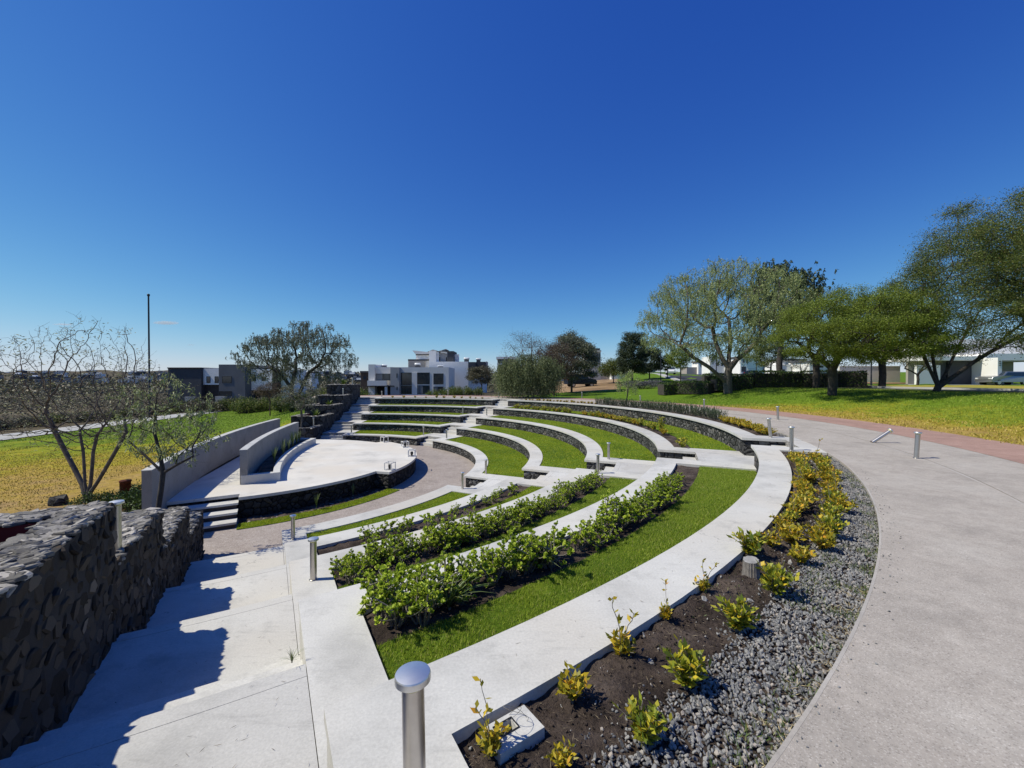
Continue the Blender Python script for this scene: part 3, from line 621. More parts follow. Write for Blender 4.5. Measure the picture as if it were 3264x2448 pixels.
# ------------------------------------------------------------------ bollard lights
def bollard():
    t = thing('bollard_light', '', 'bollard light')
    mb = MB(); mb.lathe([(.043, .004), (.043, .515)], 24); mb.build('post', MAT['metal'], t)
    mb = MB(); mb.lathe([(.043, .515), (.052, .530), (.058, .536)], 24); mb.build('lens', MAT['lamp'], t)
    mb = MB(); mb.lathe([(.058, .536), (.0685, .5365)], 36, 0, (0, 0, 0), False); mb.lathe([(.0685, .5365), (.0690, .552), (.0680, .560)], 36); mb.lathe([(.0680, .560), (.0655, .5645)], 36); mb.lathe([(.0655, .5645), (.040, .5695), (.014, .5715), (.003, .5718)], 36); mb.build('cap', MAT['capmetal'], t)
    mb = MB(); mb.lathe([(.056, 0), (.056, .006), (.047, .010)], 24); mb.build('base_plate', MAT['metaldark'], t)
    return t
BL = [((-.376, 1.585, 0), 'steel bollard light closest to the camera, cut off by the bottom edge', (.0, -.015)),
 ((-2.71, 5.60, TZ(3)), 'steel bollard light on the concrete strip at the left end of the second shrub row', (0, .01)),
 ((-5.16, 9.68, TZ(1)), 'steel bollard light on the lowest strip near the foot of the foreground stairs', (0, 0)),
 ((-4.56, 4.74, -.27), 'steel bollard light standing on top of the near dark stone planter wall', (0, 0)),
 ((-1.70, 14.15, TZ(1)), 'steel bollard light at the right end of the lowest near seat, beside the gravel circle', (0, 0)),
 ((-1.04, 16.41, TZ(1)), 'steel bollard light at the right end of the lowest middle lawn strip, across the stairs', (0, 0)),
 ((2.50, 11.97, TZ(3)), 'steel bollard light on the pale landing at the far end of the second shrub row', (0, 0)),
 ((3.31, 14.10, TZ(3)), 'steel bollard light at the right end of the third middle lawn strip', (0, 0)),
 ((6.70, 9.87, 0), 'steel bollard light at the top of the stairs beside the yellow shrub bed', (0, .01)),
 ((7.58, 12.07, 0), 'leaning steel bollard light at the end of the yellow hedge on the top wall', (-.02, -.10)),
 ((9.68, 11.07, 0), 'knocked over steel bollard light tilting steeply on the path', (.12, .92)),
 ((8.71, 8.87, 0), 'steel bollard light on the path seam, rightmost in the photo', (0, .06)),
 ((11.17, 17.30, 0), 'slim steel bollard light on the path edge beside the dry yellow grass', (0, -.04)),
 ((11.0, 23.6, 0), 'steel bollard light on the path behind the dark rosemary row', (0, 0)),
 ((8.87, 28.5, 0), 'distant steel bollard light on the path right of the young staked tree', (0, 0)),
 ((6.24, 36.8, 0), 'distant steel bollard light in front of the far green lawn', (0, 0)),
 ((-4.17, 26.26, TZ(1)), 'steel bollard light on the lowest seat end right of the far stairs', (0, 0)),
 ((-5.97, 27.78, TZ(1)), 'steel bollard light at the right end of the lowest far lawn strip', (0, 0)),
 ((-1.91, 31.08, TZ(3)), 'steel bollard light on the third seat end right of the far stairs', (0, 0)),
 ((-3.91, 32.77, TZ(3)), 'steel bollard light at the right end of the third far lawn strip', (0, 0)),
 ((-1.2, 37.4, 0), 'distant steel bollard light at the top of the far stairs, left of the willow', (0, 0)),
 ((-11.35, 29.12, TZ(1)), 'steel bollard light at the left end of the lowest far seat', (0, 0)),
 ((-11.9, 34.48, TZ(3)), 'steel bollard light at the left end of the third far seat', (0, 0)),
 ((-12.6, 39.9, 0), 'distant steel bollard light at the left end of the highest far seat', (0, 0)),
 ((-6.6, 42.5, 0), 'distant steel bollard light on the far path in front of the white house', (0, 0)),
 ((*uo(16.6, -1.05, A0, True), .38), 'steel bollard light on the second highest box of the far stone planter', (0, 0)),
 ((*uo(10.0, -1.05, A0, True), -1.48), 'steel bollard light on the lowest box of the far stone planter', (0, 0)),
 ((*uo(19.6, -1.1, A0, True), 1.27), 'steel bollard light on the highest box of the far stone planter', (0, 0))]
b0 = bollard()
for k, (p, lb, tl) in enumerate(BL):
    rot = (tl[0], tl[1], (k*1.7) % 6.28 if abs(tl[1]) < .02 else 0)
    if k == 0: b0.location = p; b0.rotation_euler = rot; b0['label'] = lb; b0['group'] = 'steel bollard lights'; continue
    dup(b0, p, 0, lb, 1.0, None, rot)

# concrete junction box, stump, small stones
jb = thing('junction_box', 'low square concrete box with a dark open hole, in the soil by the nearest bollard', 'junction box', (.005, 2.005, -.05), R(35))
mb = MB(); P0 = [(-.13, -.085), (.13, -.085), (.13, .085), (-.13, .085)]; Q0 = [(-.075, -.012), (.02, -.012), (.02, .052), (-.075, .052)]
V = [(x, y, z) for z in (-.04, .040) for x, y in P0]+[(x, y, z) for z in (.040, -.01) for x, y in Q0]
mb.add(V, [(i, (i+1) % 4, 4+(i+1) % 4, 4+i) for i in range(4)]+[(4+i, 4+(i+1) % 4, 8+(i+1) % 4, 8+i) for i in range(4)]+[(8+i, 8+(i+1) % 4, 12+(i+1) % 4, 12+i) for i in range(4)]); mb.build('box', MAT['concrete'], jb)
mb = MB(); mb.box(-.075, .02, -.012, .052, -.012, -.004); mb.box(-.079, .024, .053, .057, .0405, .046); mb.box(-.079, .024, -.017, -.013, .0405, .046); mb.box(-.0835, -.0795, -.017, .057, .041, .0465); mb.box(.0245, .0285, -.017, .057, .041, .0465); mb.build('opening', MAT['black'], jb); mb = MB()
t = np.linspace(0, 1, 24)
for q in range(2): mb.tube(np.stack([.01+.05*np.sin(7*t+q)*(1+t*.3)+.02*q, .03+.05*np.cos(6*t+2*q)-.03*t, .02+.11*np.sin(pi*t)], 1), .0012, 4)
mb.build('wire', MAT['stem'], jb)
st = thing('tree_stump', 'short grey weathered tree stump cut flat, in the yellow shrub bed', 'tree stump', (2.13, 3.66, -.06)); mb = MB()
g = np.random.default_rng(5); n = 40; a = np.linspace(0, 2*pi, n, endpoint=False); rr = .062*(1+.10*np.abs(np.sin(a*5))+g.normal(size=n)*.045)
V = []; 
for z, s in ((0, 1.12), (.07, 1.0), (.15, .97)): V += [(rr[i]*s*cos(a[i]), rr[i]*s*sin(a[i]), z+.012*(z > .1)*sin(a[i]+1)) for i in range(n)]
mb.add(V, [(k*n+i, k*n+(i+1) % n, (k+1)*n+(i+1) % n, (k+1)*n+i) for k in (0, 1) for i in range(n)]); mb.build('bark', MAT['wood'], st)
mb = MB(); mb.add([(rr[i]*.955*cos(a[i]), rr[i]*.955*sin(a[i]), .152+.012*sin(a[i]+1)) for i in range(n)], [tuple(range(n))]); mb.build('cut_top', MAT['mortar'], st)
mb = MB(); g = np.random.default_rng(11)
for (r0, r1, t0, t1, k, s0, s1) in ((20.26, 20.672, -55.4, -26, 13500, .007, .0155), (20.17, 20.30, -55.4, -26, 3200, .007, .014), (20.02, 20.2, -55.4, -26, 700, .005, .012), (20.42, 20.66, -16, 0, 700, .012, .024)):
    P = sample_ring(r0, r1, t0, t1, k, g)
    for x, y in P: s = g.uniform(s0, s1); rock(mb, (x, y, -.045+g.uniform(0, .012)), s, s*g.uniform(.55, .85), s*g.uniform(.6, 1.0), g, 0, 5, .45, None, .62)
MAT['pebble'] = m_island('gravel_stone', [(0, (.10, .10, .105)), (.4, (.18, .18, .185)), (.8, (.29, .285, .28)), (1, (.38, .33, .29))], .85, 0, .3)
P = sample_ring(20.70, 20.86, -56, -30, 170, g)
for x, y in P: s = g.uniform(.004, .010); rock(mb, (x, y, s*.4), s, s*.7, s*.8, g, 0, 5, .3, None, .7)
tag(mb.build('gravel', MAT['pebble']), None, None, kind='stuff')
mb = MB(); g = np.random.default_rng(12)
P = sample_ring(19.75, 20.2, n0, n1, 2600, g)
for x, y in P: s = g.uniform(.003, .010)*(3 if g.random() < .012 else 1); rock(mb, (x, y, -.052+bumpy(x, y)+.004), s, s*.8, s*.9, g, 0 if g.random() < .85 else 1, 5, .4, None, .7)
tag(mb.build('soil_clods', [MAT['soil'], MAT['mortar']]), None, None, kind='stuff')
mb = MB(); k = 5200; P = sample_ring(19.75, 20.25, n0, n1, k, g); D = g.normal(size=(k, 3)); D[:, 2] = np.abs(D[:, 2])*.25
mb.leaves(np.column_stack([P, -.046+np.array([bumpy(*p) for p in P])]), D, g.uniform(.015, .05, k), .0022, 0, g)
MAT['litter'] = m_island('dry_litter', [(0, (.05, .04, .03)), (.6, (.13, .10, .07)), (1, (.36, .29, .19))], .9)
tag(mb.build('dry_litter', MAT['litter']), None, None, kind='stuff')
mb = MB()   # weeds along the gravel edge
for r0, r1, t0, t1, k, hh in ((20.52, 20.72, -49.5, -31, 2600, .06), (20.25, 20.68, -48, -43, 1500, .05), (20.5, 20.7, -55, -50, 700, .05), (19.75, 20.2, -50, -30, 900, .035)):
    P = sample_ring(r0, r1, t0, t1, k, g); c = np.sin(P[:, 0]*9)*np.sin(P[:, 1]*8+1) > -.1; P = P[c]; k = len(P); D = g.normal(size=(k, 3))*.6; D[:, 2] = 1
    mb.leaves(np.column_stack([P, np.full(k, -.045)]), D, g.uniform(.5, 1.1, k)*hh, .005, 0, g)
P = sample_ring(20.50, 20.74, -56, -46, 1500, g); k = len(P); D = g.normal(size=(k, 3)); D[:, 2] = np.abs(D[:, 2])*.5
st_ = MB(); c = np.sin(P[:, 0]*11+2)*np.sin(P[:, 1]*12) > .0; P, D = P[c], D[c]; st_.leaves(np.column_stack([P, np.full(len(P), -.03)]), D, g.uniform(.02, .07, len(P)), .003, 0, g)
MAT['straw'] = m_island('straw', [(0, (.16, .12, .06)), (.6, (.38, .30, .16)), (1, (.60, .50, .30))], .9); tag(st_.build('dry_grass', MAT['straw']), None, None, kind='stuff')
MAT['weed'] = leafmat('weed_blades', (.05, .09, .02), (.10, .16, .04), (.22, .25, .09), (.42, .35, .17), .2)
tag(mb.build('weeds', MAT['weed']), None, None, kind='stuff')

# ------------------------------------------------------------------ shrubs
def rosette(mb, c, d, g, n, L, W, mat):
    d = d/np.linalg.norm(d); P = np.repeat([c], n, 0); D = g.normal(size=(n, 3)); D -= (D@d)[:, None]*d*.9
    D /= np.linalg.norm(D, axis=1)[:, None]+1e-9; D = D*.8+d*g.uniform(.15, 1.1, n)[:, None]
    D /= np.linalg.norm(D, axis=1)[:, None]; S = np.cross(D, d); S /= np.linalg.norm(S, axis=1)[:, None]+1e-9; U = np.cross(S, D)
    l = L*g.uniform(.7, 1.1, n)[:, None]; w_ = W*g.uniform(.8, 1.1, n)[:, None]
    V = np.stack([P, P+D*l*.5+S*w_*.42+U*w_*.12, P+D*l*.88+S*w_*.38+U*w_*.2, P+D*l+U*w_*.28, P+D*l*.88-S*w_*.38+U*w_*.2, P+D*l*.5-S*w_*.42+U*w_*.12], 1).reshape(-1, 3)
    mb.add(V, np.arange(6*n).reshape(-1, 6), mat)
def jade(seed, h=.45, rad=.28, stems=13, dens=1.0):
    g = np.random.default_rng(seed); t = thing('jade_shrub', '', 'shrub', group='jade shrubs in the planting beds'); wd = MB(); lf = MB()
    for k in range(stems):
        a = g.uniform(0, 2*pi); rr = rad*sqrt(g.uniform(0, 1)); tip = np.array([rr*cos(a), rr*sin(a), h*g.uniform(.55, 1.0)*(1-.35*(rr/rad)**2)])
        b = np.array([rr*.25*cos(a), rr*.25*sin(a), 0]); mid = b*.5+tip*.45+g.normal(size=3)*.03; mid[2] = tip[2]*.4
        s = np.linspace(0, 1, 5)[:, None]; P = (1-s)**2*b+2*s*(1-s)*mid+s*s*tip; wd.tube(P, np.linspace(.012, .006, 5), 5)
        for q in range(g.integers(3, 6)):
            i = g.integers(2, 5); e = P[i]+g.normal(size=3)*np.array([.08, .08, .05])+np.array([0, 0, .045]); wd.tube([P[i], (P[i]+e)/2+g.normal(size=3)*.01, e], [.006, .005, .004], 4)
            d = np.array([0, 0, 1.])+g.normal(size=3)*.5; rosette(lf, e, d, g, int(g.integers(15, 22)*dens), .041, .030, 0)
            rosette(lf, e*.8+P[i]*.2+g.normal(size=3)*.02, d+g.normal(size=3)*.5, g, int(12*dens), .037, .027, 0)
        rosette(lf, tip, np.array([0, 0, 1.])+g.normal(size=3)*.3, g, 12, .043, .031, 0)
    wd.build('stems', MAT['stem'], t); lf.build('foliage', MAT['jade'], t); return t
JV = [jade(1, .44, .27, 12), jade(2, .48, .29, 13), jade(3, .38, .24, 9), jade(4, .30, .17, 5, .9), jade(5, .40, .31, 12), jade(6, .50, .22, 10)]; jused = [0]*6
ROWT = {4: 'the front row, beside the broad near lawn strip', 3: 'the second row of shrubs, one step below the front row', 2: 'the sparse third bed, two steps below the front row'}
jcount = {}
def place(variants, used, kinds, x, y, z, sc, label, g, grp=None):
    k = kinds; loc = (x, y, z); rz = g.uniform(0, 6.28)
    if not used[k]:
        o = variants[k]; o.location = loc; o.rotation_euler = (0, 0, rz); o.scale = (sc,)*3; used[k] = 1; o['label'] = label
        if grp: o['group'] = grp
        return o
    return dup(variants[k], loc, rz, label, sc, grp)
g = np.random.default_rng(21)
jn = {}
JR = {4: 'front', 3: 'second', 2: 'sparse third'}
def jrow(i, rc, ths, dr, kk=(0, 1, 2), s0=.85, s1=1.15, txt=None):
    for th in ths:
        jn[i] = jn.get(i, 0)+1
        r = rc+g.normal()*dr; x, y = pol(r, th+g.normal()*.25); k = kk[g.integers(0, len(kk))]
        k = (4 if k == 0 and g.random() < .45 else 5 if k == 1 and g.random() < .45 else k); dens = 'small sparse' if k == 3 else 'medium' if k == 2 else 'tall' if k == 5 else 'bushy'
        lb = f'{dens} green succulent shrub, {nth(jn[i])} from the stairs in the {JR[i]} shrub row'
        place(JV, jused, k, x, y, TZ(i)-.06, g.uniform(s0, s1)*g.choice([.68, .85, .95]), lb, g)
jrow(4, 17.71, np.arange(-54.6, -48.3, .42), .17, (0, 1, 0, 2), .85, 1.2, 'the dense left end of the front shrub row, nearest the foreground stairs')
jrow(4, 17.76, np.arange(-48.2, -42.8, .95), .1, (2, 3, 3), .8, 1.1, 'the thin middle of the front shrub row, with bare soil around')
jrow(4, 17.76, np.arange(-42.6, -37.0, .62), .09, (0, 1), .9, 1.1, 'the second dense clump of the front shrub row')
jrow(4, 17.72, np.arange(-36.4, -32.5, .62), .08, (0, 2), .8, 1.05, 'the far clump of the front shrub row, near the end of the bed')
jrow(4, 17.72, np.arange(-32.0, -29.5, 1.0), .06, (3,), .7, .9, 'the far end of the front shrub row')
jrow(3, 15.40, np.arange(-53.7, -40.5, .52), .13, (0, 1, 2), .9, 1.25, 'the dense part of the second shrub row, one step below the front row')
jrow(3, 15.44, np.arange(-40.2, -27.5, .72), .10, (0, 1, 2), .75, 1.05, 'the far half of the second shrub row, one step below the front row')
jrow(2, 13.02, np.array([-49, -47.6, -46, -44.5, -41.5, -38.5, -35.8, -34.6, -32.6, -31.2, -29.8, -28.6]), .08, (3, 2, 3), .8, 1.05)
def blades(name, n, h, w_, mat, seed, arch=.6, lab='', cat='plant'):
    g = np.random.default_rng(seed); t = thing(name, lab, cat); mb = MB()
    for k in range(n):
        a = g.uniform(0, 2*pi); l = h*g.uniform(.6, 1.1); ar = arch*g.uniform(.3, 1.3); s = np.linspace(0, 1, 6)
        x = l*ar*s**1.6; z = l*(s-.45*ar*s**2.4); W = w_*(1-s**2.2)*.5+.0006; d = np.array([cos(a), sin(a)]); p = np.array([-d[1], d[0]])
        L_ = np.stack([d[0]*x+p[0]*W, d[1]*x+p[1]*W, z], 1); R_ = np.stack([d[0]*x-p[0]*W, d[1]*x-p[1]*W, z], 1)
        mb.add(np.stack([L_, R_], 1).reshape(-1, 3), [(2*i, 2*i+1, 2*i+3, 2*i+2) for i in range(5)], 0)
    mb.build('leaves', mat, t); mb = MB(); mb.lathe([(.03*h, 0), (.045*h, .03*h), (.02*h, .09*h)], 7); mb.build('crown_base', MAT['stem'], t); return t
sp = blades('spider_plant', 70, .42, .016, MAT['spike'], 31, .9, 'arching striped leaf clump at the left end of the front shrub row')
sp.location = (-.62, 4.05, TZ(4)-.06)
dup(sp, (.30, 4.92, TZ(4)-.06), 1, 'pale striped arching leaf clump in the middle of the front shrub row', .9)
dup(sp, (-1.74, 6.50, TZ(3)-.06), 2, 'dark arching leaf clump at the foot of the second shrub row', .95)
dup(sp, (-2.05, 8.05, TZ(2)-.06), 3, 'faded reddish arching leaf clump among the third row shrubs', .8)

def leafy(seed, h, rad, stems, nl, mat, L, W, leggy=0, name='yellow_shrub'):
    g = np.random.default_rng(seed); t = thing(name, '', 'shrub'); wd = MB(); lf = MB(); P_, D_ = [], []
    for k in range(stems):
        a = g.uniform(0, 2*pi); rr = rad*g.uniform(.2, 1); hh = h*g.uniform(.6, 1.1)*(1-.3*rr/rad)
        tip = np.array([rr*cos(a), rr*sin(a), hh]); 
        if k < leggy: tip = np.array([g.normal()*.05, g.normal()*.05, h*g.uniform(1.9, 2.6)])
        s = np.linspace(0, 1, 7)[:, None]; P = s*tip*np.array([1, 1, 1])+g.normal(size=(7, 3))*.006; P[:, :2] *= (s**.8); wd.tube(P, np.linspace(.0035, .0018, 7), 4)
        m = nl if k >= leggy else nl
        for q in range(m):
            s_ = g.uniform(.25, 1) if k >= leggy else g.choice([.3, .45, .6, .75, .88, .97]); i = s_*6; i0 = min(5, int(i)); p = P[i0]+(P[i0+1]-P[i0])*(i-i0)
            d = g.normal(size=3); d[2] = abs(d[2])*.8+.25; P_.append(p); D_.append(d)
    k = len(P_); lf.leaves(np.array(P_), np.array(D_), g.uniform(.6, 1.15, k)*L, W, 0, g, .5)
    wd.build('stems', MAT['stem'], t); lf.build('foliage', mat, t); return t
YV = [leafy(41, .17, .11, 22, 15, MAT['yellow'], .052, .021), leafy(42, .19, .125, 24, 16, MAT['green_y'], .055, .022), leafy(43, .15, .09, 16, 13, MAT['yellow'], .05, .021, 2), leafy(44, .15, .10, 16, 13, MAT['yellow'], .05, .021, 1)]
yus = [0]*4
YP = [((-.10, 1.90), 3-1, 1.0, 'spindly yellow shrub with two tall bare stems next to the concrete box'),
 ((.33, 2.22), 2-2, .95, 'small bright yellow shrub just right of the concrete box'), ((.63, 1.96), 1, 1.0, 'yellow and green shrub at the bottom edge between soil and gravel'),
 ((.22, 1.83), 0, .62, 'tiny yellow shrub cut by the bottom edge of the photo'), ((.69, 2.58), 2, 1.15, 'yellow shrub with tall thin bare shoots against the white kerb'),
 ((.98, 2.31), 1, 1.25, 'round yellow shrub beside the gravel, right of the tall thin shoots'), ((1.55, 2.83), 1, 1.25, 'round dense yellow-green shrub at the gravel edge left of the stump'),
 ((1.12, 2.98), 3, .75, 'small loose yellow shrub close to the white kerb'), ((1.58, 3.38), 2, .85, 'thin yellow shrub with one upright shoot leaning over the white kerb'),
 ((2.12, 3.30), 1, 1.4, 'large green and yellow shrub right next to the stump'), ((2.33, 4.03), 1, 1.4, 'bushy yellow-green shrub behind the stump, against the kerb'),
 ((2.72, 3.86), 0, 1.1, 'yellow shrub on the gravel side behind the stump')]
for (x, y), k, s_, lb in YP: place(YV, yus, k, x, y, -.06, s_*1.0, lb, g, 'yellow shrubs in the path side bed')
for n_, th in enumerate(np.arange(-44.6, -26.8, .66)): x, y = pol(19.90+g.normal()*.035, th); place(YV, yus, (0, 0, 3, 1)[g.integers(0, 4)], x, y, -.06, g.uniform(.95, 1.4), f'yellow shrub, {nth(n_+1)} from the stump in the row along the white kerb', g, 'yellow shrubs in the row along the kerb')
for n_, th in enumerate(np.arange(-43.8, -26.8, .66)): x, y = pol(20.24+g.normal()*.035, th); place(YV, yus, (0, 0, 3, 1)[g.integers(0, 4)], x, y, -.06, g.uniform(.95, 1.4), f'yellow shrub, {nth(n_+1)} from the stump in the row beside the grey gravel', g, 'yellow shrubs in the row beside the gravel')
# taller yellow bushes of the middle block
BV = [leafy(51, .34, .24, 26, 16, MAT['yellow'], .075, .036, 0, 'yellow_bush'), leafy(52, .40, .24, 26, 16, MAT['green_y'], .075, .036, 0, 'yellow_bush')]; bus = [0, 0]
for n_, th in enumerate(np.arange(-16.2, -3.6, .62)): x, y = pol(20.1+g.normal()*.05, th); place(BV, bus, 0, x, y, -.05, g.uniform(.75, 1.0), f'golden bush, {nth(n_+1)} from the leaning bollard in the row on the top wall', g, 'yellow bushes on the top wall')
for n_, (th, s_) in enumerate(((-15.8, 1.0), (-5.0, .9), (-.5, .95), (1.6, .9))): x, y = pol(17.68, th); place(BV, bus, g.integers(0, 2), x, y, TZ(4)-.05, s_, f'separate yellow bush, {nth(n_+1)} from the right behind the second highest wall', g, 'yellow bushes on the fourth terrace')
for n_, th in enumerate(np.arange(5.0, 49.5, 1.15)):
    if 26 < th < 30: continue
    x, y = pol(17.70+g.normal()*.06, th); place(BV, bus, g.integers(0, 2), x, y, TZ(4)-.05, g.uniform(.7, 1.1), f'low yellow bush, {nth(n_+1)} from the right in the long row behind the second highest wall', g, 'yellow bushes in the long row on the fourth terrace')
for n_, th in enumerate(np.arange(31, 51.5, 1.0)): x, y = pol(20.1+g.normal()*.05, th); place(BV, bus, 0, x, y, -.05, g.uniform(.45, .7), f'small yellow bush on the highest wall, {nth(n_+1)} from the right before the willow', g, 'yellow bushes by the willow')
for n_, th in enumerate((64, 66, 67.5, 70, 72, 75, 77, 80, 83, 86, 89)): x, y = pol(20.2, th); place(BV, bus, g.integers(0, 2), x, y, -.05, g.uniform(.45, .9), f'small distant yellow bush, {nth(n_+1)} from the right along the far top wall', g, 'small yellow bushes along the far top wall')
tall = leafy(55, .85, .20, 14, 34, MAT['green_y'], .08, .034, 0, 'tall_bush'); tall.location = (6.11, 16.93, TZ(4)-.05); tall['label'] = 'tall narrow green and yellow bush, highest of the bushes on the fourth terrace'
# rosemary row
def rosemary(seed):
    g = np.random.default_rng(seed); t = thing('rosemary_bush', 'dark upright rosemary bush in the row on top of the highest middle wall', 'bush', group='dark rosemary bushes along the path'); wd = MB(); lf = MB(); P_, D_ = [], []
    for k in range(26):
        a = g.uniform(0, 6.28); r_ = .16*sqrt(g.random()); tip = np.array([r_*2*cos(a), r_*2*sin(a)*.8, g.uniform(.25, .42)]); b = np.array([r_*cos(a)*.6, r_*sin(a)*.6, 0]); s = np.linspace(0, 1, 12)[:, None]; P = b+(tip-b)*s
        wd.tube(P[::4], .004, 3)
        for p in P[2:]:
            for q in range(3): P_.append(p); D_.append(np.array([cos(a), sin(a), 1.4])+g.normal(size=3)*.5)
    lf.leaves(np.array(P_), np.array(D_), .05, .013, 0, g); wd.build('stems', MAT['stem'], t); lf.build('foliage', MAT['rosemary'], t); return t
RV = [rosemary(61), rosemary(62)]; rus = [0, 0]
for n_, th in enumerate(np.arange(-2.4, 31.0, .78)): x, y = pol(20.25+g.normal()*.06, th); place(RV, rus, g.integers(0, 2), x, y, -.05, g.uniform(1.05, 1.35), f'dark upright rosemary bush, {nth(n_+1)} from the right in the row beside the path', g)
# spiky plants
ag = blades('agave_plant', 46, .85, .085, MAT['agave'], 71, .55, 'spiky green agave in the second lowest box of the far stone planter'); ag.location = (*uo(12.4, -1.75, A0, True), -1.25)
dup(ag, (*uo(15.3, -1.75, A0, True), -.62), 1, 'spiky green agave in the middle box of the far stone planter', .9)
dup(ag, (*uo(19.3, -1.8, A0, True), .92), 2, 'spiky green agave in the highest box of the far stone planter', 1.15)
dup(ag, (*uo(14.3, -1.95, A0), -.75), 3, 'grey green spiky plant behind the near stone planter wall', .5)
fl = blades('flax_plant', 34, .55, .022, MAT['spike'], 72, .25, 'upright spiky plant against the dark stage wall, left one'); fl.location = (-6.42, 13.50, OZ+.02)
dup(fl, (-5.80, 15.0, OZ+.02), 1, 'upright spiky plant against the dark stage wall, right one', .9)
for k, (b, s_) in enumerate(((-2.2, .9), (-.6, 1.0), (.6, .8), (1.6, 1.1), (2.6, 1.0), (3.4, .9))):
    dup(fl, (*ab(1.30, b), SZ+.22), k, f'dark spiky plant, {nth(k+1)} from the left in the curved stage bed', s_*1.5)

# windblown bits on the stair landings and turf texture on the open lawns
mb = MB(); g = np.random.default_rng(88)
for r0, r1, z, k in ((18.0, 19.5, TZ(4), 60), (15.7, 17.2, TZ(3), 50), (13.4, 14.8, TZ(2), 40), (19.25, 19.7, 0.0, 60)):
    P = sample_ring(r0, r1, lin(A0, -.6) if r0 < 19 else n0, lin(A0, .85) if r0 < 19 else n1, k, g); D = g.normal(size=(k, 3)); D[:, 2] = .03; mb.leaves(np.column_stack([P, np.full(k, z+.004)]), D, g.uniform(.015, .06, k), .003, 0, g)
tag(mb.build('fallen_litter', MAT['litter']), None, None, kind='stuff')
wp = blades('small_weed', 26, .13, .004, MAT['weed'], 97, .7, 'small wispy weed growing from the step joint beside the concrete strip'); wp.location = (-1.72, 3.20, TZ(4))
def turf(name, X, Y, keep, hgt, wid, mat, zf):
    ok = np.array([keep(a, b) for a, b in zip(X, Y)]); X, Y = X[ok], Y[ok]; k = len(X); Z = np.array([zf(a, b) for a, b in zip(X, Y)]); P3 = np.stack([X, Y, Z], 1)
    D = g.normal(size=(k, 3))*.55; D[:, 2] = 1; L = hgt*g.uniform(.5, 1.3, k)[:, None]; a = g.uniform(0, 2*pi, k); S = np.stack([np.cos(a), np.sin(a), 0*a], 1)*wid/2
    mb = MB(); mb.add(np.stack([P3-S, P3+S, P3+D*L], 1).reshape(-1, 3), np.arange(3*k).reshape(-1, 3), 0); tag(mb.build(name, mat), None, None, kind='stuff')
MAT['turf_dry'] = m_island('dry_turf_blades', [(0, (.22, .20, .02)), (.4, (.36, .30, .035)), (.75, (.46, .34, .07)), (1, (.56, .41, .14))], .7)
MAT['turf_green'] = m_island('green_turf_blades', [(0, (.12, .19, .014)), (.5, (.18, .26, .02)), (.85, (.25, .32, .03)), (1, (.34, .35, .06))], .7)
def tuft(x, y): return sin(1.9*x+sin(1.3*y))*cos(1.7*y+1.1*sin(2.1*x))
K = 60000; X = g.uniform(11, 27, K); Y = g.uniform(5, 33, K); r = np.hypot(X-CX, Y-CY)
turf('turf', X, Y, lambda x, y: hypot(x-CX, y-CY) > 25.75+.25*tuft(x*3, y*3) and hypot(x-CX, y-CY) < 28.5 and y < 27 and tuft(x, y) > -.5, .06, .03, MAT['turf_dry'], gz)
turf('turf', g.uniform(11, 27, K), g.uniform(5, 33, K), lambda x, y: hypot(x-CX, y-CY) > (28 if y < 26 else 26.2)+.8*tuft(x, y), .055, .028, MAT['turf_green'], gz)
turf('turf', g.uniform(-41, -13, 70000), g.uniform(10, 34, 70000), lambda x, y: (x < -18.5 or (y > 13.5 and x < -14 and hypot(x-CX, y-CY) > 6)) and y < 27+3*tuft(x, y), .05, .03, MAT['turf_dry'], gz)
turf('turf', g.uniform(-42, -14, 60000), g.uniform(26, 68, 60000), lambda x, y: y > 31+5*tuft(x*.3, y*.3) and hypot(x-CX, y-CY) > 12 and x < -15, .06, .05, MAT['turf_green'], gz)
# ------------------------------------------------------------------ trees
def colonize(g, trunk, att, step, kill, infl, maxit=140, up=.08, wig=.12):
    P = [np.array(p, float) for p in trunk[0]]; par = [-1]+list(range(len(P)-1))
    for br in trunk[1:]:
        k0 = br[0]; last = k0
        for p in br[1]: P.append(np.array(p, float)); par.append(last); last = len(P)-1
    P = np.array(P); att = np.array(att); nd = np.full(len(att), 1e9); ni = np.zeros(len(att), int); new = np.arange(len(P))
    for it in range(maxit):
        if len(att) == 0: break
        d = np.linalg.norm(att[:, None]-P[new][None], axis=2); j = d.argmin(1); dm = d[np.arange(len(att)), j]
        b = dm < nd; nd[b] = dm[b]; ni[b] = new[j[b]]
        keep = nd > kill; att, nd, ni = att[keep], nd[keep], ni[keep]
        act = nd < infl
        if not act.any():
            if len(att) == 0: break
            act = nd <= nd.min()+.01
        D = (att[act]-P[ni[act]]); D /= np.linalg.norm(D, axis=1)[:, None]; S = np.zeros((len(P), 3)); np.add.at(S, ni[act], D)
        src = np.unique(ni[act]); V = S[src]; V /= np.linalg.norm(V, axis=1)[:, None]+1e-9; V = V+g.normal(size=V.shape)*wig; V[:, 2] += up; V /= np.linalg.norm(V, axis=1)[:, None]
        Q = P[src]+V*step; new = np.arange(len(P), len(P)+len(Q)); P = np.concatenate([P, Q]); par += list(src)
        if len(P) > 5200: break
    return P, np.array(par)
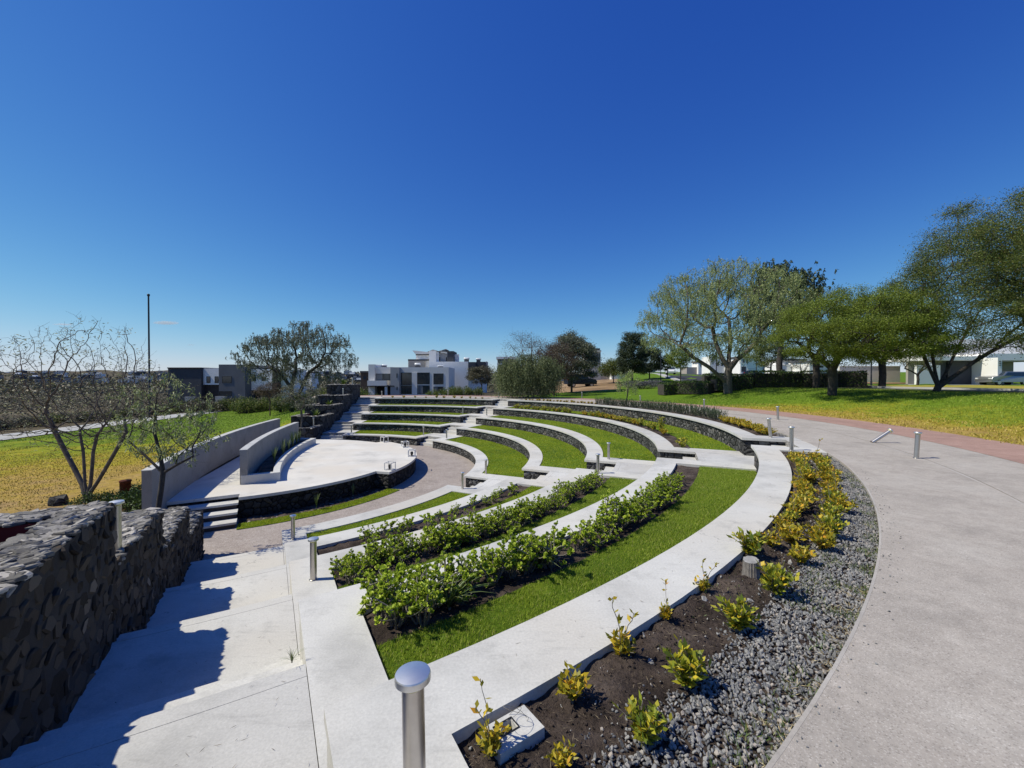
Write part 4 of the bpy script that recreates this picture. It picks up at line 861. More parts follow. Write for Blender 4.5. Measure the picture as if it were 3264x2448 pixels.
def tree(name, seed, trunk, center, rad, natt, step, bark, leafm, leafn, L, W, rbase=.16, droop=0, shape=None, sides=6, spread=.25, twigs=0, cat='tree', label='', group=None, loc=(0, 0, 0), sc=1, kill=None, expo=1.95, flat=1.0, shell=.35, rt=.006, thin=.5, gaps=0, up=.08, wig=.12, gapt=-.25):
    g = np.random.default_rng(seed); C3 = np.array(center); Rr = np.array(rad); A = g.normal(size=(natt*4, 3)); A /= np.linalg.norm(A, axis=1)[:, None]
    A *= (g.uniform(shell**3, 1, len(A))**(1/3))[:, None]; A = A[A[:, 2] > -.75*flat-.1*g.random(len(A))][:natt]
    nb = 6; lob = g.normal(size=(nb, 3)); lob /= np.linalg.norm(lob, axis=1)[:, None]; un = A/np.linalg.norm(A, axis=1)[:, None]
    f = 1-.30*np.clip((un@lob.T).max(1)-.55, 0, 1)/.45; A = A*f[:, None]*Rr+C3
    if shape: A = A[shape(A)]
    if gaps: w3 = 2*pi/(gaps*(Rr[0])); nz = np.sin(A[:, 0]*w3+seed)+np.sin(A[:, 1]*w3*1.1+2*seed)+np.sin(A[:, 2]*w3*1.5+3*seed)+.6*np.sin((A[:, 0]+A[:, 2])*w3*1.9); A = A[nz > gapt]
    P, par = colonize(g, trunk, A, step, kill or step*1.6, step*6, 140, up, wig)
    n = len(P); r = np.zeros(n); ch = [[] for _ in range(n)]
    for i in range(n-1, 0, -1): ch[par[i]].append(i)
    acc = np.zeros(n)
    for i in range(n-1, -1, -1):
        acc[i] = acc[i] if ch[i] else rt**expo
        if par[i] >= 0: acc[par[i]] += acc[i]
    r = acc**(1/expo); r = r*(rbase/r[0]); r = np.maximum(r, rt*.8)
    wd = MB(); stack = [(0, -1)]
    while stack:
        s, p0 = stack.pop(); chain = [p0, s] if p0 >= 0 else [s]; c = s
        while ch[c]:
            k = max(ch[c], key=lambda q: r[q])
            for q in ch[c]:
                if q != k: stack.append((q, c))
            chain.append(k); c = k
        if len(chain) > 1:
            rr = r[chain].copy()
            if p0 >= 0: rr[0] = min(rr[0], rr[1]*1.25)
            ns = sides+2 if rr.max() > rbase*.35 else (5 if rr.max() > .03 else 3); wd.tube(P[chain], rr, ns)
    root = thing(name, label, cat, loc, 0, group); root.scale = (sc,)*3
    thinr = np.quantile(r, thin); tips = np.where((r <= max(thinr, rt*1.3)) & (P[:, 2] > C3[2]-Rr[2]*1.05))[0]
    if twigs:
        for i in g.choice(tips, min(twigs, len(tips)), replace=False):
            d = g.normal(size=3); d[2] = abs(d[2])*1.3 if not droop else -abs(d[2]); d /= np.linalg.norm(d); l = step*g.uniform(.8, 2.2)
            m1 = P[i]+d*l*.5+g.normal(size=3)*l*.12; wd.tube([P[i], m1, P[i]+d*l+g.normal(size=3)*l*.2], [rt*.8, rt*.6, rt*.35], 3)
    wd.build('trunk', bark, root)
    lf = MB(); idx = g.choice(tips, leafn, replace=True)
    if droop:
        ns = max(1, leafn//14); idx = g.choice(tips, ns, replace=True); ln = droop*g.uniform(.4, 1.2, ns); s = g.uniform(0, 1, (ns, 14)); sw = g.normal(size=(ns, 2))*.14*droop
        B = P[idx]+g.normal(size=(ns, 3))*spread*np.array([1, 1, .6]); X = np.repeat(B[:, None], 14, 1); X[..., 2] -= s*ln[:, None]; X[..., :2] += sw[:, None]*s[..., None]**.5
        X = X.reshape(-1, 3)+g.normal(size=(ns*14, 3))*.035; D = g.normal(size=(len(X), 3))*.55; D[:, 2] -= 1; lf.leaves(X, D, L*g.uniform(.6, 1.2, len(X)), W, 0, g)
    else:
        X = P[idx]+g.normal(size=(leafn, 3))*spread*np.array([1, 1, .55]); D = g.normal(size=(leafn, 3)); D[:, 2] *= .6; lf.leaves(X, D, L*g.uniform(.6, 1.2, leafn), W, 0, g)
    lf.build('crown', leafm, root)
    return root
MAT['lf_scrub'] = leafmat('scrub_leaf', (.038, .042, .026), (.095, .092, .056), (.18, .165, .10), (.22, .15, .09), .15)
MAT['lf_young'] = leafmat('young_tree_leaf', (.10, .13, .045), (.22, .27, .10), (.42, .46, .22), (.52, .52, .34), .3)
def at(px, Y, z=None): return ((px-1632)/1314.8*Y, Y, gz((px-1632)/1314.8*Y, Y) if z is None else z)
def stem(h, lean=(0, 0), n=5, g=None, w_=.04):
    g = g or rng; return [[(lean[0]*s*s+g.normal()*w_*(s > 0), lean[1]*s*s+g.normal()*w_*(s > 0), h*s) for s in np.linspace(0, 1, n)]]
# left foreground multi-stem tree
tr = [[(0, 0, 0), (.03, 0, .35)], (1, [(-.25, .1, .75), (-.55, .15, 1.25), (-.95, .2, 1.9), (-1.3, .2, 2.6), (-1.6, .2, 3.3)]), (1, [(-.05, 0, .8), (-.12, .05, 1.3), (-.2, .1, 1.9), (-.3, .1, 2.5)]), (1, [(.15, 0, .8), (.2, 0, 1.3), (.2, .05, 1.9), (.3, .1, 2.5)]), (1, [(.4, -.05, .8), (.75, -.1, 1.3), (1.1, -.1, 1.9), (1.5, -.1, 2.6)])]
tree('bare_tree', 101, tr, (.15, 0, 4.0), (3.0, 2.2, 2.5), 1300, .16, MAT['bark'], MAT['lf_pale'], 1900, .11, .030, .12, 0, None, 6, .12, 3000, label='large many-stemmed nearly leafless tree with pale sparse leaves, behind the stone wall', loc=(-14.9, 14.4, -2.75), kill=.22, rt=.006, up=.42, wig=.2)
tr = [[(0, 0, 0), (.03, .02, .6), (.10, .05, 1.2), (.16, .05, 1.65)], (3, [(.05, .1, 2.1), (-.1, .1, 2.7), (-.1, .15, 3.3)]), (3, [(.5, .05, 1.85), (1.0, .0, 2.1)]), (3, [(-.35, .1, 2.1), (-.8, .1, 2.5)])]
tree('young_tree', 102, tr, (.30, .2, 2.95), (1.55, 1.2, 1.5), 620, .13, MAT['barkdark'], MAT['lf_young'], 3400, .10, .03, .062, .16, None, 6, .12, 700, label='slender dark-stemmed tree growing in the near stone planter before the curved wall', loc=(-8.13, 9.38, -1.88), sc=.87, kill=.17, rt=.0045, up=.2, wig=.18)
# low bushes by their feet
def bush(name, seed, rx, ry, h, n, mat, L, W, bark=None, label='', group=None, cat='bush'):
    g = np.random.default_rng(seed); t = thing(name, label, cat, group=group); wd = MB(); lf = MB(); nb = 26; cs = []
    for k in range(nb):
        a = g.uniform(0, 6.28); q = sqrt(g.random()); tip = np.array([rx*q*cos(a), ry*q*sin(a), h*(1-.55*q*q)*g.uniform(.7, 1.1)]); s = np.linspace(0, 1, 4)[:, None]
        wd.tube(tip*np.array([.2, .2, 0])+(tip-tip*np.array([.2, .2, 0]))*s, np.linspace(.02, .006, 4)*max(.6, h), 4); cs.append(tip)
    cs = np.array(cs); m = n; i = g.integers(0, nb, m); X = cs[i]*g.uniform(.35, 1.02, m)[:, None]**.5+g.normal(size=(m, 3))*np.array([rx, ry, h])*.13; X[:, 2] = np.abs(X[:, 2])
    D = g.normal(size=(m, 3)); D[:, 2] += .4; lf.leaves(X, D, L*g.uniform(.6, 1.2, m), W, 0, g); wd.build('stems', bark or MAT['barkdark'], t); lf.build('foliage', mat, t); return t
bb = bush('low_bush', 111, .8, .6, .55, 1500, MAT['lf_hedge'], .09, .03, label='low dark green bush at the foot of the bare tree'); bb.location = (-14.2, 14.0, -2.7)
dup(bb, (-13.0, 13.6, -2.7), 1, 'low dark green bush between the bare tree and the curved grey wall', 1.2); dup(bb, (-11.9, 13.0, -2.65), 2, 'low dark green bush against the left end of the curved grey wall', 1.3)
dup(bb, (-13.4, 15.0, -2.7), 3, 'low green bush behind the rusty steel cylinder', 1.1)
rc = thing('rusty_cylinder', 'short rusty steel cylinder standing in the bushes left of the curved grey wall', 'cylinder', (-13.35, 14.2, -2.7)); mb = MB(); mb.lathe([(.15, 0), (.15, .86), (.165, .865), (.165, .92), (.12, .925)], 18); mb.build('body', MAT['rust'], rc); mb = MB(); mb.lathe([(.17, -.02), (.17, .03)], 16); mb.build('foot', MAT['rust'], rc)
mb = MB(); g = np.random.default_rng(3); rock(mb, (0, 0, .18), .34, .26, .4, g, 0, 8, .1); o = tag(mb.build('boulder', MAT['stonebig']), 'dark grey boulder at the foot of the bare tree', 'boulder'); o.location = (-15.7, 14.2, -2.75)
# flag pole / tall mast
mp = thing('tall_mast', 'very tall thin black mast rising above the left trees', 'mast', at(476, 50)); hz = 1.7+272/1314.8*50-mp.location.z
mb = MB(); mb.lathe([(.12, 0), (.12, 2), (.10, 2.02), (.085, hz-.3)], 12); mb.build('pole', MAT['black'], mp); mb = MB(); mb.lathe([(.10, hz-.3), (.14, hz-.25), (.14, hz-.05), (.05, hz)], 12); mb.build('top', MAT['black'], mp); mb = MB(); mb.lathe([(.25, 0), (.25, .12)], 12); mb.build('foot_plate', MAT['metaldark'], mp)
# pepper tree on the left lawn
tr = [[(0, 0, 0), (.05, 0, 1.0), (.0, 0, 2.0), (-.1, 0, 2.7)], (3, [(-.7, 0, 3.6), (-1.4, .1, 4.4), (-2.4, .1, 5.0)]), (3, [(.1, .2, 3.8), (.4, .2, 5.0), (.3, .3, 6.2)]), (1, [(.8, .2, 2.0), (1.4, .2, 3.4), (1.9, .3, 4.6), (3.1, .2, 5.4)])]
tree('pepper_tree', 121, tr, (.3, 0, 6.9), (7.4, 5.2, 4.7), 1300, .36, MAT['barkdark'], MAT['lf_pepper'], 36000, .20, .065, .34, .65, lambda A: A[:, 2] > 3.2+.1*np.abs(A[:, 0]), 7, .32, 300, label='broad dark pepper tree with forked trunk on the left lawn', loc=at(930, 50), rt=.012, gaps=.5, gapt=-.7, up=.14)
# large right pepper tree
tr = [[(0, 0, 0), (-.05, 0, .8), (.0, 0, 1.6), (.05, 0, 2.0)], (1, [(-.8, -.2, 1.4), (-1.7, -.3, 2.1), (-2.9, -.4, 2.8), (-4.0, -.4, 3.8)]), (3, [(-.5, .1, 2.9), (-.9, .2, 4.0), (-1.2, .2, 5.3)]), (3, [(.2, .3, 3.1), (.4, .4, 4.4), (.3, .5, 5.8)]), (3, [(.7, 0, 2.7), (1.6, 0, 3.4), (2.6, 0, 4.5)])]
tree('pepper_tree', 122, tr, (-.6, 0, 6.4), (6.5, 5.2, 5.2), 2000, .31, MAT['bark'], MAT['lf_light'], 98000, .12, .042, .32, .55, lambda A: A[:, 2] > 2.6+.16*np.abs(A[:, 0]-.5), 8, .30, 300, label='large airy light green tree with a low-forked trunk in front of the hedge', loc=at(2321, 33), rt=.011, gaps=.5, gapt=-.9, up=.16)
tree('dark_tree', 123, stem(5, n=6), (0, 0, 9.8), (4.4, 3.8, 4.8), 520, .6, MAT['barkdark'], MAT['lf_dark'], 24000, .26, .11, .3, .5, None, 6, .5, label='dark green tree rising behind the right side of the large light green tree', loc=at(2485, 45), gaps=.6, gapt=-.6)
# mesquite-like trees at the right
def mesq(seed, label, loc, hh, rx, n, mat, trunk=None, zc=.60, rb=.24, bare=300, L=.072, cy=0, cx=0):
    tr = trunk or [[(0, 0, 0), (.05, 0, hh*.15), (0, 0, hh*.27)], (2, [(-.6, .1, hh*.36), (-1.3, .2, hh*.44)]), (2, [(.5, .2, hh*.38), (1.0, .3, hh*.5)]), (2, [(0, -.5, hh*.38), (.1, -1.0, hh*.46)])]
    return tree('mesquite_tree', seed, tr, (cx, cy, hh*zc), (rx, rx+abs(cy)*.3, hh*.42), 1800, rx*.045, MAT['barkdark'], mat, n, L, .042, rb, 0, lambda A: A[:, 2] > 1.95+.09*rx*np.sin(A[:, 0]*1.3+seed)+.25*np.sin(A[:, 1]*2), 7, rx*.052, bare, label=label, loc=loc, rt=.009, gaps=.5, gapt=-.75, up=.13, wig=.16, flat=1.32)
mesq(131, 'bright green spreading tree with straight dark trunk on the lawn', at(2652, 25.6), 6.1, 4.3, 120000, MAT['lf_mesq'], rb=.25, cy=-2.2)
mesq(132, 'twiggy half-bare tree behind the bright green spreading tree', at(2600, 34), 8.4, 3.6, 30000, MAT['lf_mesqd'], bare=900)
mesq(133, 'round green tree with a short forked trunk beside the end of the dark hedge', at(2811, 33), 7.3, 4.1, 95000, MAT['lf_mesq'], rb=.24)
tr = [[(0, 0, 0), (.1, 0, .3)], (1, [(-.35, 0, 1.2), (-.7, .1, 2.2), (-1.2, .2, 3.2)]), (1, [(.0, .1, 1.2), (-.1, .2, 2.4), (.2, .3, 3.6)]), (1, [(.9, -.1, .9), (1.9, -.2, 1.7), (3.1, -.3, 2.5), (4.6, -.4, 3.3)]), (1, [(.9, .3, 1.2), (1.5, .4, 2.3), (2.2, .5, 3.4)])]
mesq(134, 'big leaning tree with several thick crooked stems near the road at the right', at(2985, 23.4), 9.3, 5.5, 135000, MAT['lf_mesqd'], trunk=tr, rb=.17, L=.078, bare=2600, cy=-1.5, cx=1)
mesq(135, 'very tall dark tree whose crown fills the right edge of the photo', at(3490, 21.5), 13.6, 6.8, 150000, MAT['lf_mesqd'], rb=.24, zc=.56, bare=2800, L=.085)
mesq(136, 'small street tree with bare forked stem before the white garages', at(2925, 47), 4.4, 2.3, 5000, MAT['lf_mesqd'], rb=.13)
# trees along the road and in the middle distance
def rtree(seed, label, loc, hh, rx, n, mat, L=.2, W=.1, droop=0, bark=None, zc=.62, rz=.38, tw=0, group=None, ry=None, name='round_tree'):
    return tree(name, seed, stem(hh*.34, n=4, w_=.02), (0, 0, hh*zc), (rx, ry or rx, hh*rz), 420, rx*.12, bark or MAT['barkdark'], mat, int(n*1.7), L*.85, W*.8, hh*.017, droop, None, 6, rx*.11, tw, label=label, loc=loc, rt=.010, group=group)
rtree(141, 'tall dense dark green tree in the middle distance left of the road', at(2015, 60), 7.6, 2.7, 22000, MAT['lf_dark'], zc=.50, rz=.50)
rtree(142, 'lower dark green tree touching the right side of the tall dense dark tree', at(2070, 66), 5.8, 2.7, 13000, MAT['lf_dark'], .22, zc=.5, rz=.48)
rtree(143, 'olive green bushy tree left of the tall dense dark tree', at(1955, 64), 4.6, 2.8, 7000, MAT['lf_mesqd'], .22, zc=.5)
rtree(144, 'big round dark grey-green tree behind the willow', at(1822, 48), 7.5, 3.3, 26000, MAT['lf_pepper'], .2, .1, zc=.57, rz=.44)
rtree(145, 'reddish brown bare-twigged tree behind the willow', at(1765, 43), 6.2, 3.0, 9000, MAT['lf_red'], .12, .05, 0, MAT['barkred'], .58, .42, 2600)
rtree(146, 'thin grey leafless tree rising behind the willow at its left', at(1690, 44), 7.2, 3.8, 5000, MAT['lf_red'], .12, .05, 0, MAT['bark'], .6, .40, 3200)
rtree(147, 'round dark tree beside the right end of the white house', at(1535, 62), 5.0, 2.3, 8000, MAT['lf_scrub'], .2, .09)
rtree(148, 'young orange-green street tree with dark trunk on the road edge', at(2169, 58), 5.0, 1.9, 5000, MAT['lf_mesq'], .2, .09)
rtree(149, 'smaller young street tree left of the orange-green one', at(2127, 66), 4.0, 1.2, 2400, MAT['lf_mesq'], .2, .09)
rtree(150, 'street tree with straight dark trunk behind the long hedge', at(2456, 50), 5.6, 2.4, 7000, MAT['lf_mesqd'], .18, .08)
rtree(151, 'bare white-stemmed small tree by the white garages', at(2555, 44), 4.2, 1.7, 900, MAT['lf_pale'], .14, .05, 0, MAT['stem'], .6, .38, 500)
# willow
tree('willow_tree', 152, stem(1.9, n=4), (0, 0, 2.7), (3.1, 2.3, 1.45), 620, .24, MAT['barkdark'], MAT['lf_willow'], 74000, .14, .045, .13, 2.3, None, 6, .25, 200, label='weeping willow with foliage hanging to the ground at the top of the far stairs', loc=(1.45, 37.8, 0), rt=.008)
# saplings
tree('sapling', 153, stem(1.5, (.1, 0), 5), (.1, 0, 1.8), (.9, .8, .9), 90, .16, MAT['barkdark'], MAT['lf_light'], 1900, .09, .035, .035, .55, None, 5, .08, 60, label='young drooping sapling behind the highest wall, in the dark rosemary row', loc=(7.25, 26.1, -.05), rt=.005)
rtree(154, 'small reddish ornamental tree standing on the left lawn', at(860, 46), 3.9, 2.0, 4200, MAT['lf_red'], .12, .05, 0, MAT['barkred'], .72, .24, 500)
tree('young_tree', 155, [[(0, 0, 0), (.05, 0, .8), (0, 0, 1.5)], (2, [(-.4, 0, 2.1), (-.9, 0, 2.7)]), (2, [(.3, 0, 2.2), (.8, .1, 2.8)])], (0, 0, 2.6), (1.8, 1.5, 1.3), 160, .2, MAT['bark'], MAT['lf_pepper'], 2600, .12, .05, .07, 0, None, 5, .15, 200, label='small forked grey tree growing in the lowest box of the far stone planter', loc=(*uo(9.9, -1.8, A0, True), -1.9), rt=.007)
# scrub around the left side and behind the far planters
SB = [bush('scrub_bush', 161, 1.5, 1.5, 1.6, 1500, MAT['lf_scrub'], .20, .08), bush('scrub_bush', 162, 1.8, 1.6, 1.3, 1500, MAT['lf_scrub'], .22, .08), bush('scrub_bush', 163, 1.4, 1.4, 1.7, 1500, MAT['lf_mesqd'], .18, .08)]; sus = [0]*3
g = np.random.default_rng(77)
scn = {}
def scr(px, Y, s_, lb, k=None, grp='scrub bushes beyond the left lawn'):
    k = g.integers(0, 3) if k is None else k; p = at(px, Y); scn[lb] = scn.get(lb, 0)+1; lb = lb.format(nth(scn[lb])); place(SB, sus, k, p[0], p[1], p[2]-.05, s_, lb, g, grp)
for px in range(560, 930, 26): scr(px+g.normal()*6, 60+g.normal()*1.5, g.uniform(.9, 1.3), 'brownish scrub bush, {} from the left below the dark modern house')
for px in range(770, 905, 24): scr(px, 54+g.normal(), g.uniform(.8, 1.1), 'dark bush, {} from the left at the back edge of the left lawn', 2)
for px, Y, s_ in sorted(((960, 50, 1.1), (990, 53, 1.3), (1020, 56, 1.4), (1050, 58, 1.5), (1085, 60, 1.5), (1105, 56, 1.2), (1125, 62, 1.5), (900, 50, .9), (935, 47, .9), (1140, 66, 1.4))): scr(px, Y, s_, 'green brown bush on the slope behind the far stone planter, {} counted from the left', 2 if px < 1000 else None, 'bushes behind the far stone planter')
for px in range(-70, 560, 30):
    yy = 46.5/max(.3, (1632-px)/1314.8)      # just behind the path, which runs at X = -43
    for Y in (yy+1.5,): scr(px+g.normal()*6, Y+g.normal()*1.0, g.uniform(.45, .8), 'brown scrub bush, {} from the left beyond the pale park path')
for px, Y, s_ in sorted(((1200, 78, .9), (1380, 60, .8), (1425, 60, .9), (1455, 58, .9), (1485, 58, .9), (1520, 58, .8), (1440, 64, 1.1))): scr(px, Y, s_, 'green bush, {} from the left in front of the white house', 2, 'bushes in front of the white house')
# distant scrubland: one mass, finer leaves where it comes close
for nm_, K, y0, y1, reps, l_ in (('scrubland', 1500, 36, 130, 55, .20), ('far_scrubland', 4600, 120, 900, 15, .85)):
    mb = MB(); g = np.random.default_rng(78); Y = g.uniform(y0, y1, K); q = g.uniform(-1.7, .02, K); X = q*Y; ok_ = (X < -46.5) & (q < -.42) | (Y > 96); X, Y = X[ok_], Y[ok_]; K = len(X); Z = np.array([gz(a, b) for a, b in zip(X, Y)])
    base = np.repeat(np.stack([X, Y, Z], 1), reps, 0); sz = np.repeat(g.uniform(.6, 1.5, K)*(1+Y/350), reps)[:, None]; off = g.normal(size=(K*reps, 3))*np.array([.9, .9, .28 if y0 < 100 else .5]); off[:, 2] = np.abs(off[:, 2])+.05
    mb.leaves(base+off*sz, g.normal(size=(K*reps, 3)), l_*sz[:, 0], l_*.45*sz[:, 0], 0, g); tag(mb.build(nm_, MAT['lf_scrub']), None, None, kind='stuff')
# hedges: clipped boxes of leaves
def hedge(label, pts, wd_, h0, seed, dens=900):
    g = np.random.default_rng(seed); cx_, cy_ = pts[0]; t = thing('hedge', label, 'hedge', (cx_, cy_, gz(cx_, cy_))); co = MB(); lf = MB(); X_, D_ = [], []
    for (x0, y0), (x1, y1) in zip(pts[:-1], pts[1:]):
        d = np.array([x1-x0, y1-y0]); l = np.linalg.norm(d); d /= l; p = np.array([-d[1], d[0]]); m = int(l*dens); s = g.uniform(0, l, m); f_ = g.integers(0, 3, m); u_ = g.uniform(-1, 1, m)
        o = np.where(f_ == 0, u_*wd_/2, np.where(f_ == 1, wd_/2, -wd_/2)); hh = h0*(1+.04*np.sin(s*1.3)); z = np.where(f_ == 0, hh, (u_+1)/2*hh); gx = x0+d[0]*s+p[0]*o; gy = y0+d[1]*s+p[1]*o
        z0 = gz((x0+x1)/2, (y0+y1)/2); X_.append(np.stack([gx-cx_, gy-cy_, z+z0-gz(cx_, cy_)], 1)+g.normal(size=(m, 3))*.04); D_.append(g.normal(size=(m, 3)))
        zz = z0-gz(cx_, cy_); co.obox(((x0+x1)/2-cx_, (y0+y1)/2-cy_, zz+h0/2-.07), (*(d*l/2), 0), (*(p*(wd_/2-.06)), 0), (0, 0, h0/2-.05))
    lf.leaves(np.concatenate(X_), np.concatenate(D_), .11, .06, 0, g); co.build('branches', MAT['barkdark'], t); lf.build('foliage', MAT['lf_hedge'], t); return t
hedge('low clipped green hedge block standing alone left of the large light green tree', [(13.9, 38.5), (15.5, 38.6), (17.2, 35.2), (20.0, 35.0)], 1.5, 1.05, 171)
hedge('long dark clipped hedge running behind the right-hand trees', [(17.6, 38.0), (21.5, 37.0), (25.5, 36.6), (29.2, 34.0)], 1.4, 1.35, 172)
bl = bush('grey_shrub', 173, 2.4, 1.6, .9, 2600, MAT['lf_lav'], .14, .06, label='grey shrub mass between the green lawn and the road'); bl.location = at(2050, 50)
dup(bl, at(2015, 52), 2, 'grey shrub below the tall dense dark tree', .9); dup(bl, at(2090, 53), 4, 'grey shrub at the corner of the road edge', .9)
# ------------------------------------------------------------------ road at the right and its kerbs
mb = MB(); kb = MB(); dv = np.array([.31, .95]); ev = np.array([.95, -.31])
def rp(s, t): p = dv*s+ev*t; return float(p[0]), float(p[1])
ss = np.concatenate([np.arange(8, 100, 3), np.arange(100, 420, 20)])
def strip(mb, t0, t1, up, mat=0, s_=ss):
    V = []
    for s in s_:
        m = .5*(t0+t1)
        for t in np.linspace(t0, t1, 4): x, y = rp(s, t); V.append((x, y, gz(x, y)+up))
    mb.add(V, [(4*i+j, 4*i+j+1, 4*i+j+5, 4*i+j+4) for i in range(len(s_)-1) for j in range(3)], mat, True)
NE = [(26.5, 4), (26.2, 12), (26.0, 20), (25.6, 24), (25.2, 32), (24.6, 45), (24.4, 58), (27, 72), (33, 90), (56, 160), (130, 400)]
FE = [(31.5, 4), (31, 12), (30.3, 20), (29.4, 25), (28.6, 31), (32, 45), (40, 60), (46, 72), (52, 90), (74, 160), (150, 400)]
def refine(P, m=5): return [(P[i][0]+(P[i+1][0]-P[i][0])*k/m, P[i][1]+(P[i+1][1]-P[i][1])*k/m) for i in range(len(P)-1) for k in range(m)]+[P[-1]]
NE, FE = refine(NE), refine(FE); V = []
for a_, b_ in zip(NE, FE):
    for s_ in (0, .34, .67, 1): x, y = a_[0]+(b_[0]-a_[0])*s_, a_[1]+(b_[1]-a_[1])*s_; V.append((x, y, gz(x, y)+.03))
mb.add(V, [(4*i+j, 4*i+j+1, 4*i+j+5, 4*i+j+4) for i in range(len(NE)-1) for j in range(3)], 0, True); struct(mb, 'road', MAT['asphalt'])
def kerb(mb, P, wd_):
    for (x0, y0), (x1, y1) in zip(P[:-1], P[1:]):
        V = []
        for x, y in ((x0, y0), (x1, y1), (x1+wd_, y1), (x0+wd_, y0)): V.append((x, y, gz(x, y)-.1))
        V += [(x, y, z+.25) for x, y, z in V]; mb.add(V, [(4, 5, 6, 7), (0, 1, 5, 4), (1, 2, 6, 5), (2, 3, 7, 6), (3, 0, 4, 7)])
kerb(kb, FE, .9); kerb(kb, NE[30:], -.9)
struct(kb, 'pavement', MAT['kerb'])
mb = MB(); V = []
for (x, y) in FE[:26]:
    for q in (.9, 6, 12, 20): V.append((x+q, y, gz(x+q, y)+.04))
mb.add(V, [(4*i+j, 4*i+j+1, 4*i+j+5, 4*i+j+4) for i in range(25) for j in range(3)], 0, True)
MAT['verge'] = m_ground('yellowed_verge', (.24, .24, .03), (.33, .28, .04), (.42, .31, .07), .5, 8, .6, .04); struct(mb, 'verge', MAT['verge'])

# ------------------------------------------------------------------ buildings
def house(name, label, Y, x0, y0, kx, ky=None, cat='house', group=None):
    """returns root and a function turning photo-measured facade coordinates into metres at depth Y"""
    k = Y/1314.8; ky = ky or kx
    X = lambda xc: ((x0+xc*kx)-1632)*k
    Z = lambda yc: 1.7+(1209-(y0+yc*ky))*k
    root = thing(name, label, cat, (X(0), Y, 0), 0, group)
    def blk(part, xa, xb, ya, yb, mat, dy=0.0, dep=6.0, zlow=None, target=None):
        mb = MB(); z0 = Z(yb) if zlow is None else zlow; mb.box(X(xa)-X(0), X(xb)-X(0), dy, dy+dep, z0, Z(ya)); return mb.build(part, mat, target or root)
    def win(xa, xb, ya, yb, dy=0.0, mull=(), hor=(), fw=.07, cur=False):
        fr = MB(); a, b, c, d = X(xa)-X(0), X(xb)-X(0), Z(yb), Z(ya)
        fr.box(a, b, dy-.05, dy+.02, d-fw, d); fr.box(a, b, dy-.05, dy+.02, c, c+fw); fr.box(a, a+fw, dy-.052, dy+.02, c+fw, d-fw); fr.box(b-fw, b, dy-.052, dy+.02, c+fw, d-fw)
        for m in mull: mx = X(m)-X(0); fr.box(mx-fw/2, mx+fw/2, dy-.048, dy+.02, c+fw, d-fw)
        for h in hor: hz_ = Z(h); fr.box(a+fw, b-fw, dy-.046, dy+.02, hz_-fw/2, hz_+fw/2)
        f = fr.build('window', MAT['frame'], root); p = MB(); p.box(a+.03, b-.03, dy-.02, dy-.012, c+.03, d-.03); g_ = p.build('pane', MAT['glass'], f)
        if cur: q = MB(); q.box(a+.1, a+(b-a)*.45, dy-.0285, dy-.0215, c+.08, d-.08); q.build('curtain', MAT['curtain'], f)
    return root, blk, win, X, Z
# light grey modern house, centre
r_, blk, win, X, Z = house('modern_house', 'light grey flat-roofed modern house with tall dark windows in the centre', 90, 1150, 1080, .1989)
blk('wall', 500, 1410, 455, 900, MAT['lgrey'], 0, 9, -2.5); blk('wall', 130, 230, 410, 900, MAT['lgrey'], -.3, 8, -2.5); blk('wall', 230, 500, 450, 760, MAT['lgrey'], .4, 8); blk('wall', 500, 640, 458, 900, MAT['grey'], -1.2, 1.2, -2.5); blk('wall', 1410, 1412, 458, 900, MAT['lgrey'], .1, 9)
blk('balcony', 145, 445, 668, 748, MAT['lgrey'], -1.6, 2.0); blk('carport_slab', 130, 560, 745, 762, MAT['dgrey'], -1.4, 3); blk('carport_back', 232, 500, 762, 900, MAT['brown'], 1.2, 4, -2.5); blk('column', 412, 450, 762, 900, MAT['lgrey'], -1.3, .5, -2.5)
win(208, 485, 558, 668, .4, (355, 450), (), .09, True); win(645, 820, 540, 742, 0, (), (), .1); win(645, 820, 748, 885, 0, (735,), (), .1); win(905, 1105, 540, 728, 0, (), (), .1); win(905, 1105, 745, 885, 0, (935, 1030), (), .1, True); win(1165, 1325, 555, 728, 0, (1222,), (618, 675), .1); win(1165, 1325, 765, 870, 0, (1222,), (), .1, True)
win(598, 613, 555, 625, -1.2); win(598, 613, 765, 820, -1.2)
blk('wall', 820, 905, 540, 900, MAT['lgrey'], -.12, .11, -2.5)
def tank(xa, xb, ya, yb, dy):
    mb = MB(); a, b, c, d = X(xa)-X(0), X(xb)-X(0), Z(yb), Z(ya); m = (c+d)/2; mb.box(a+.15, b-.15, dy+.1, dy+.9, c, m); mb.build('heater_stand', MAT['dgrey'], r_)
    mb = MB(); t_ = np.array([[a, dy+.5, m+(d-m)*.5], [a+.08, dy+.5, m+(d-m)*.5], [b-.08, dy+.5, m+(d-m)*.5], [b, dy+.5, m+(d-m)*.5]]); mb.tube(t_, [(d-m)*.35, (d-m)*.5, (d-m)*.5, (d-m)*.35], 12); mb.build('water_heater', MAT['carwhite'], r_)
tank(1185, 1285, 418, 460, 3); tank(805, 905, 375, 458, 3); tank(240, 320, 400, 452, 4)
r_, blk, win, X, Z = house('modern_house', 'tall white modern house with slanted roofs behind the light grey house', 101, 1150, 1080, .1989)
blk('wall', 1095, 1722, 365, 900, MAT['white'], 0, 9, -3); blk('wall', 1095, 1205, 195, 365, MAT['white'], .02, 6); blk('wall', 1725, 1838, 372, 622, MAT['dgrey'], -.5, 6); blk('wall', 1838, 1985, 362, 640, MAT['dgrey'], 1.5, 7); blk('wall', 1722, 1990, 622, 900, MAT['white'], 1.0, 7, -3); blk('wall', 1990, 2012, 355, 640, MAT['grey'], 2.5, 5)
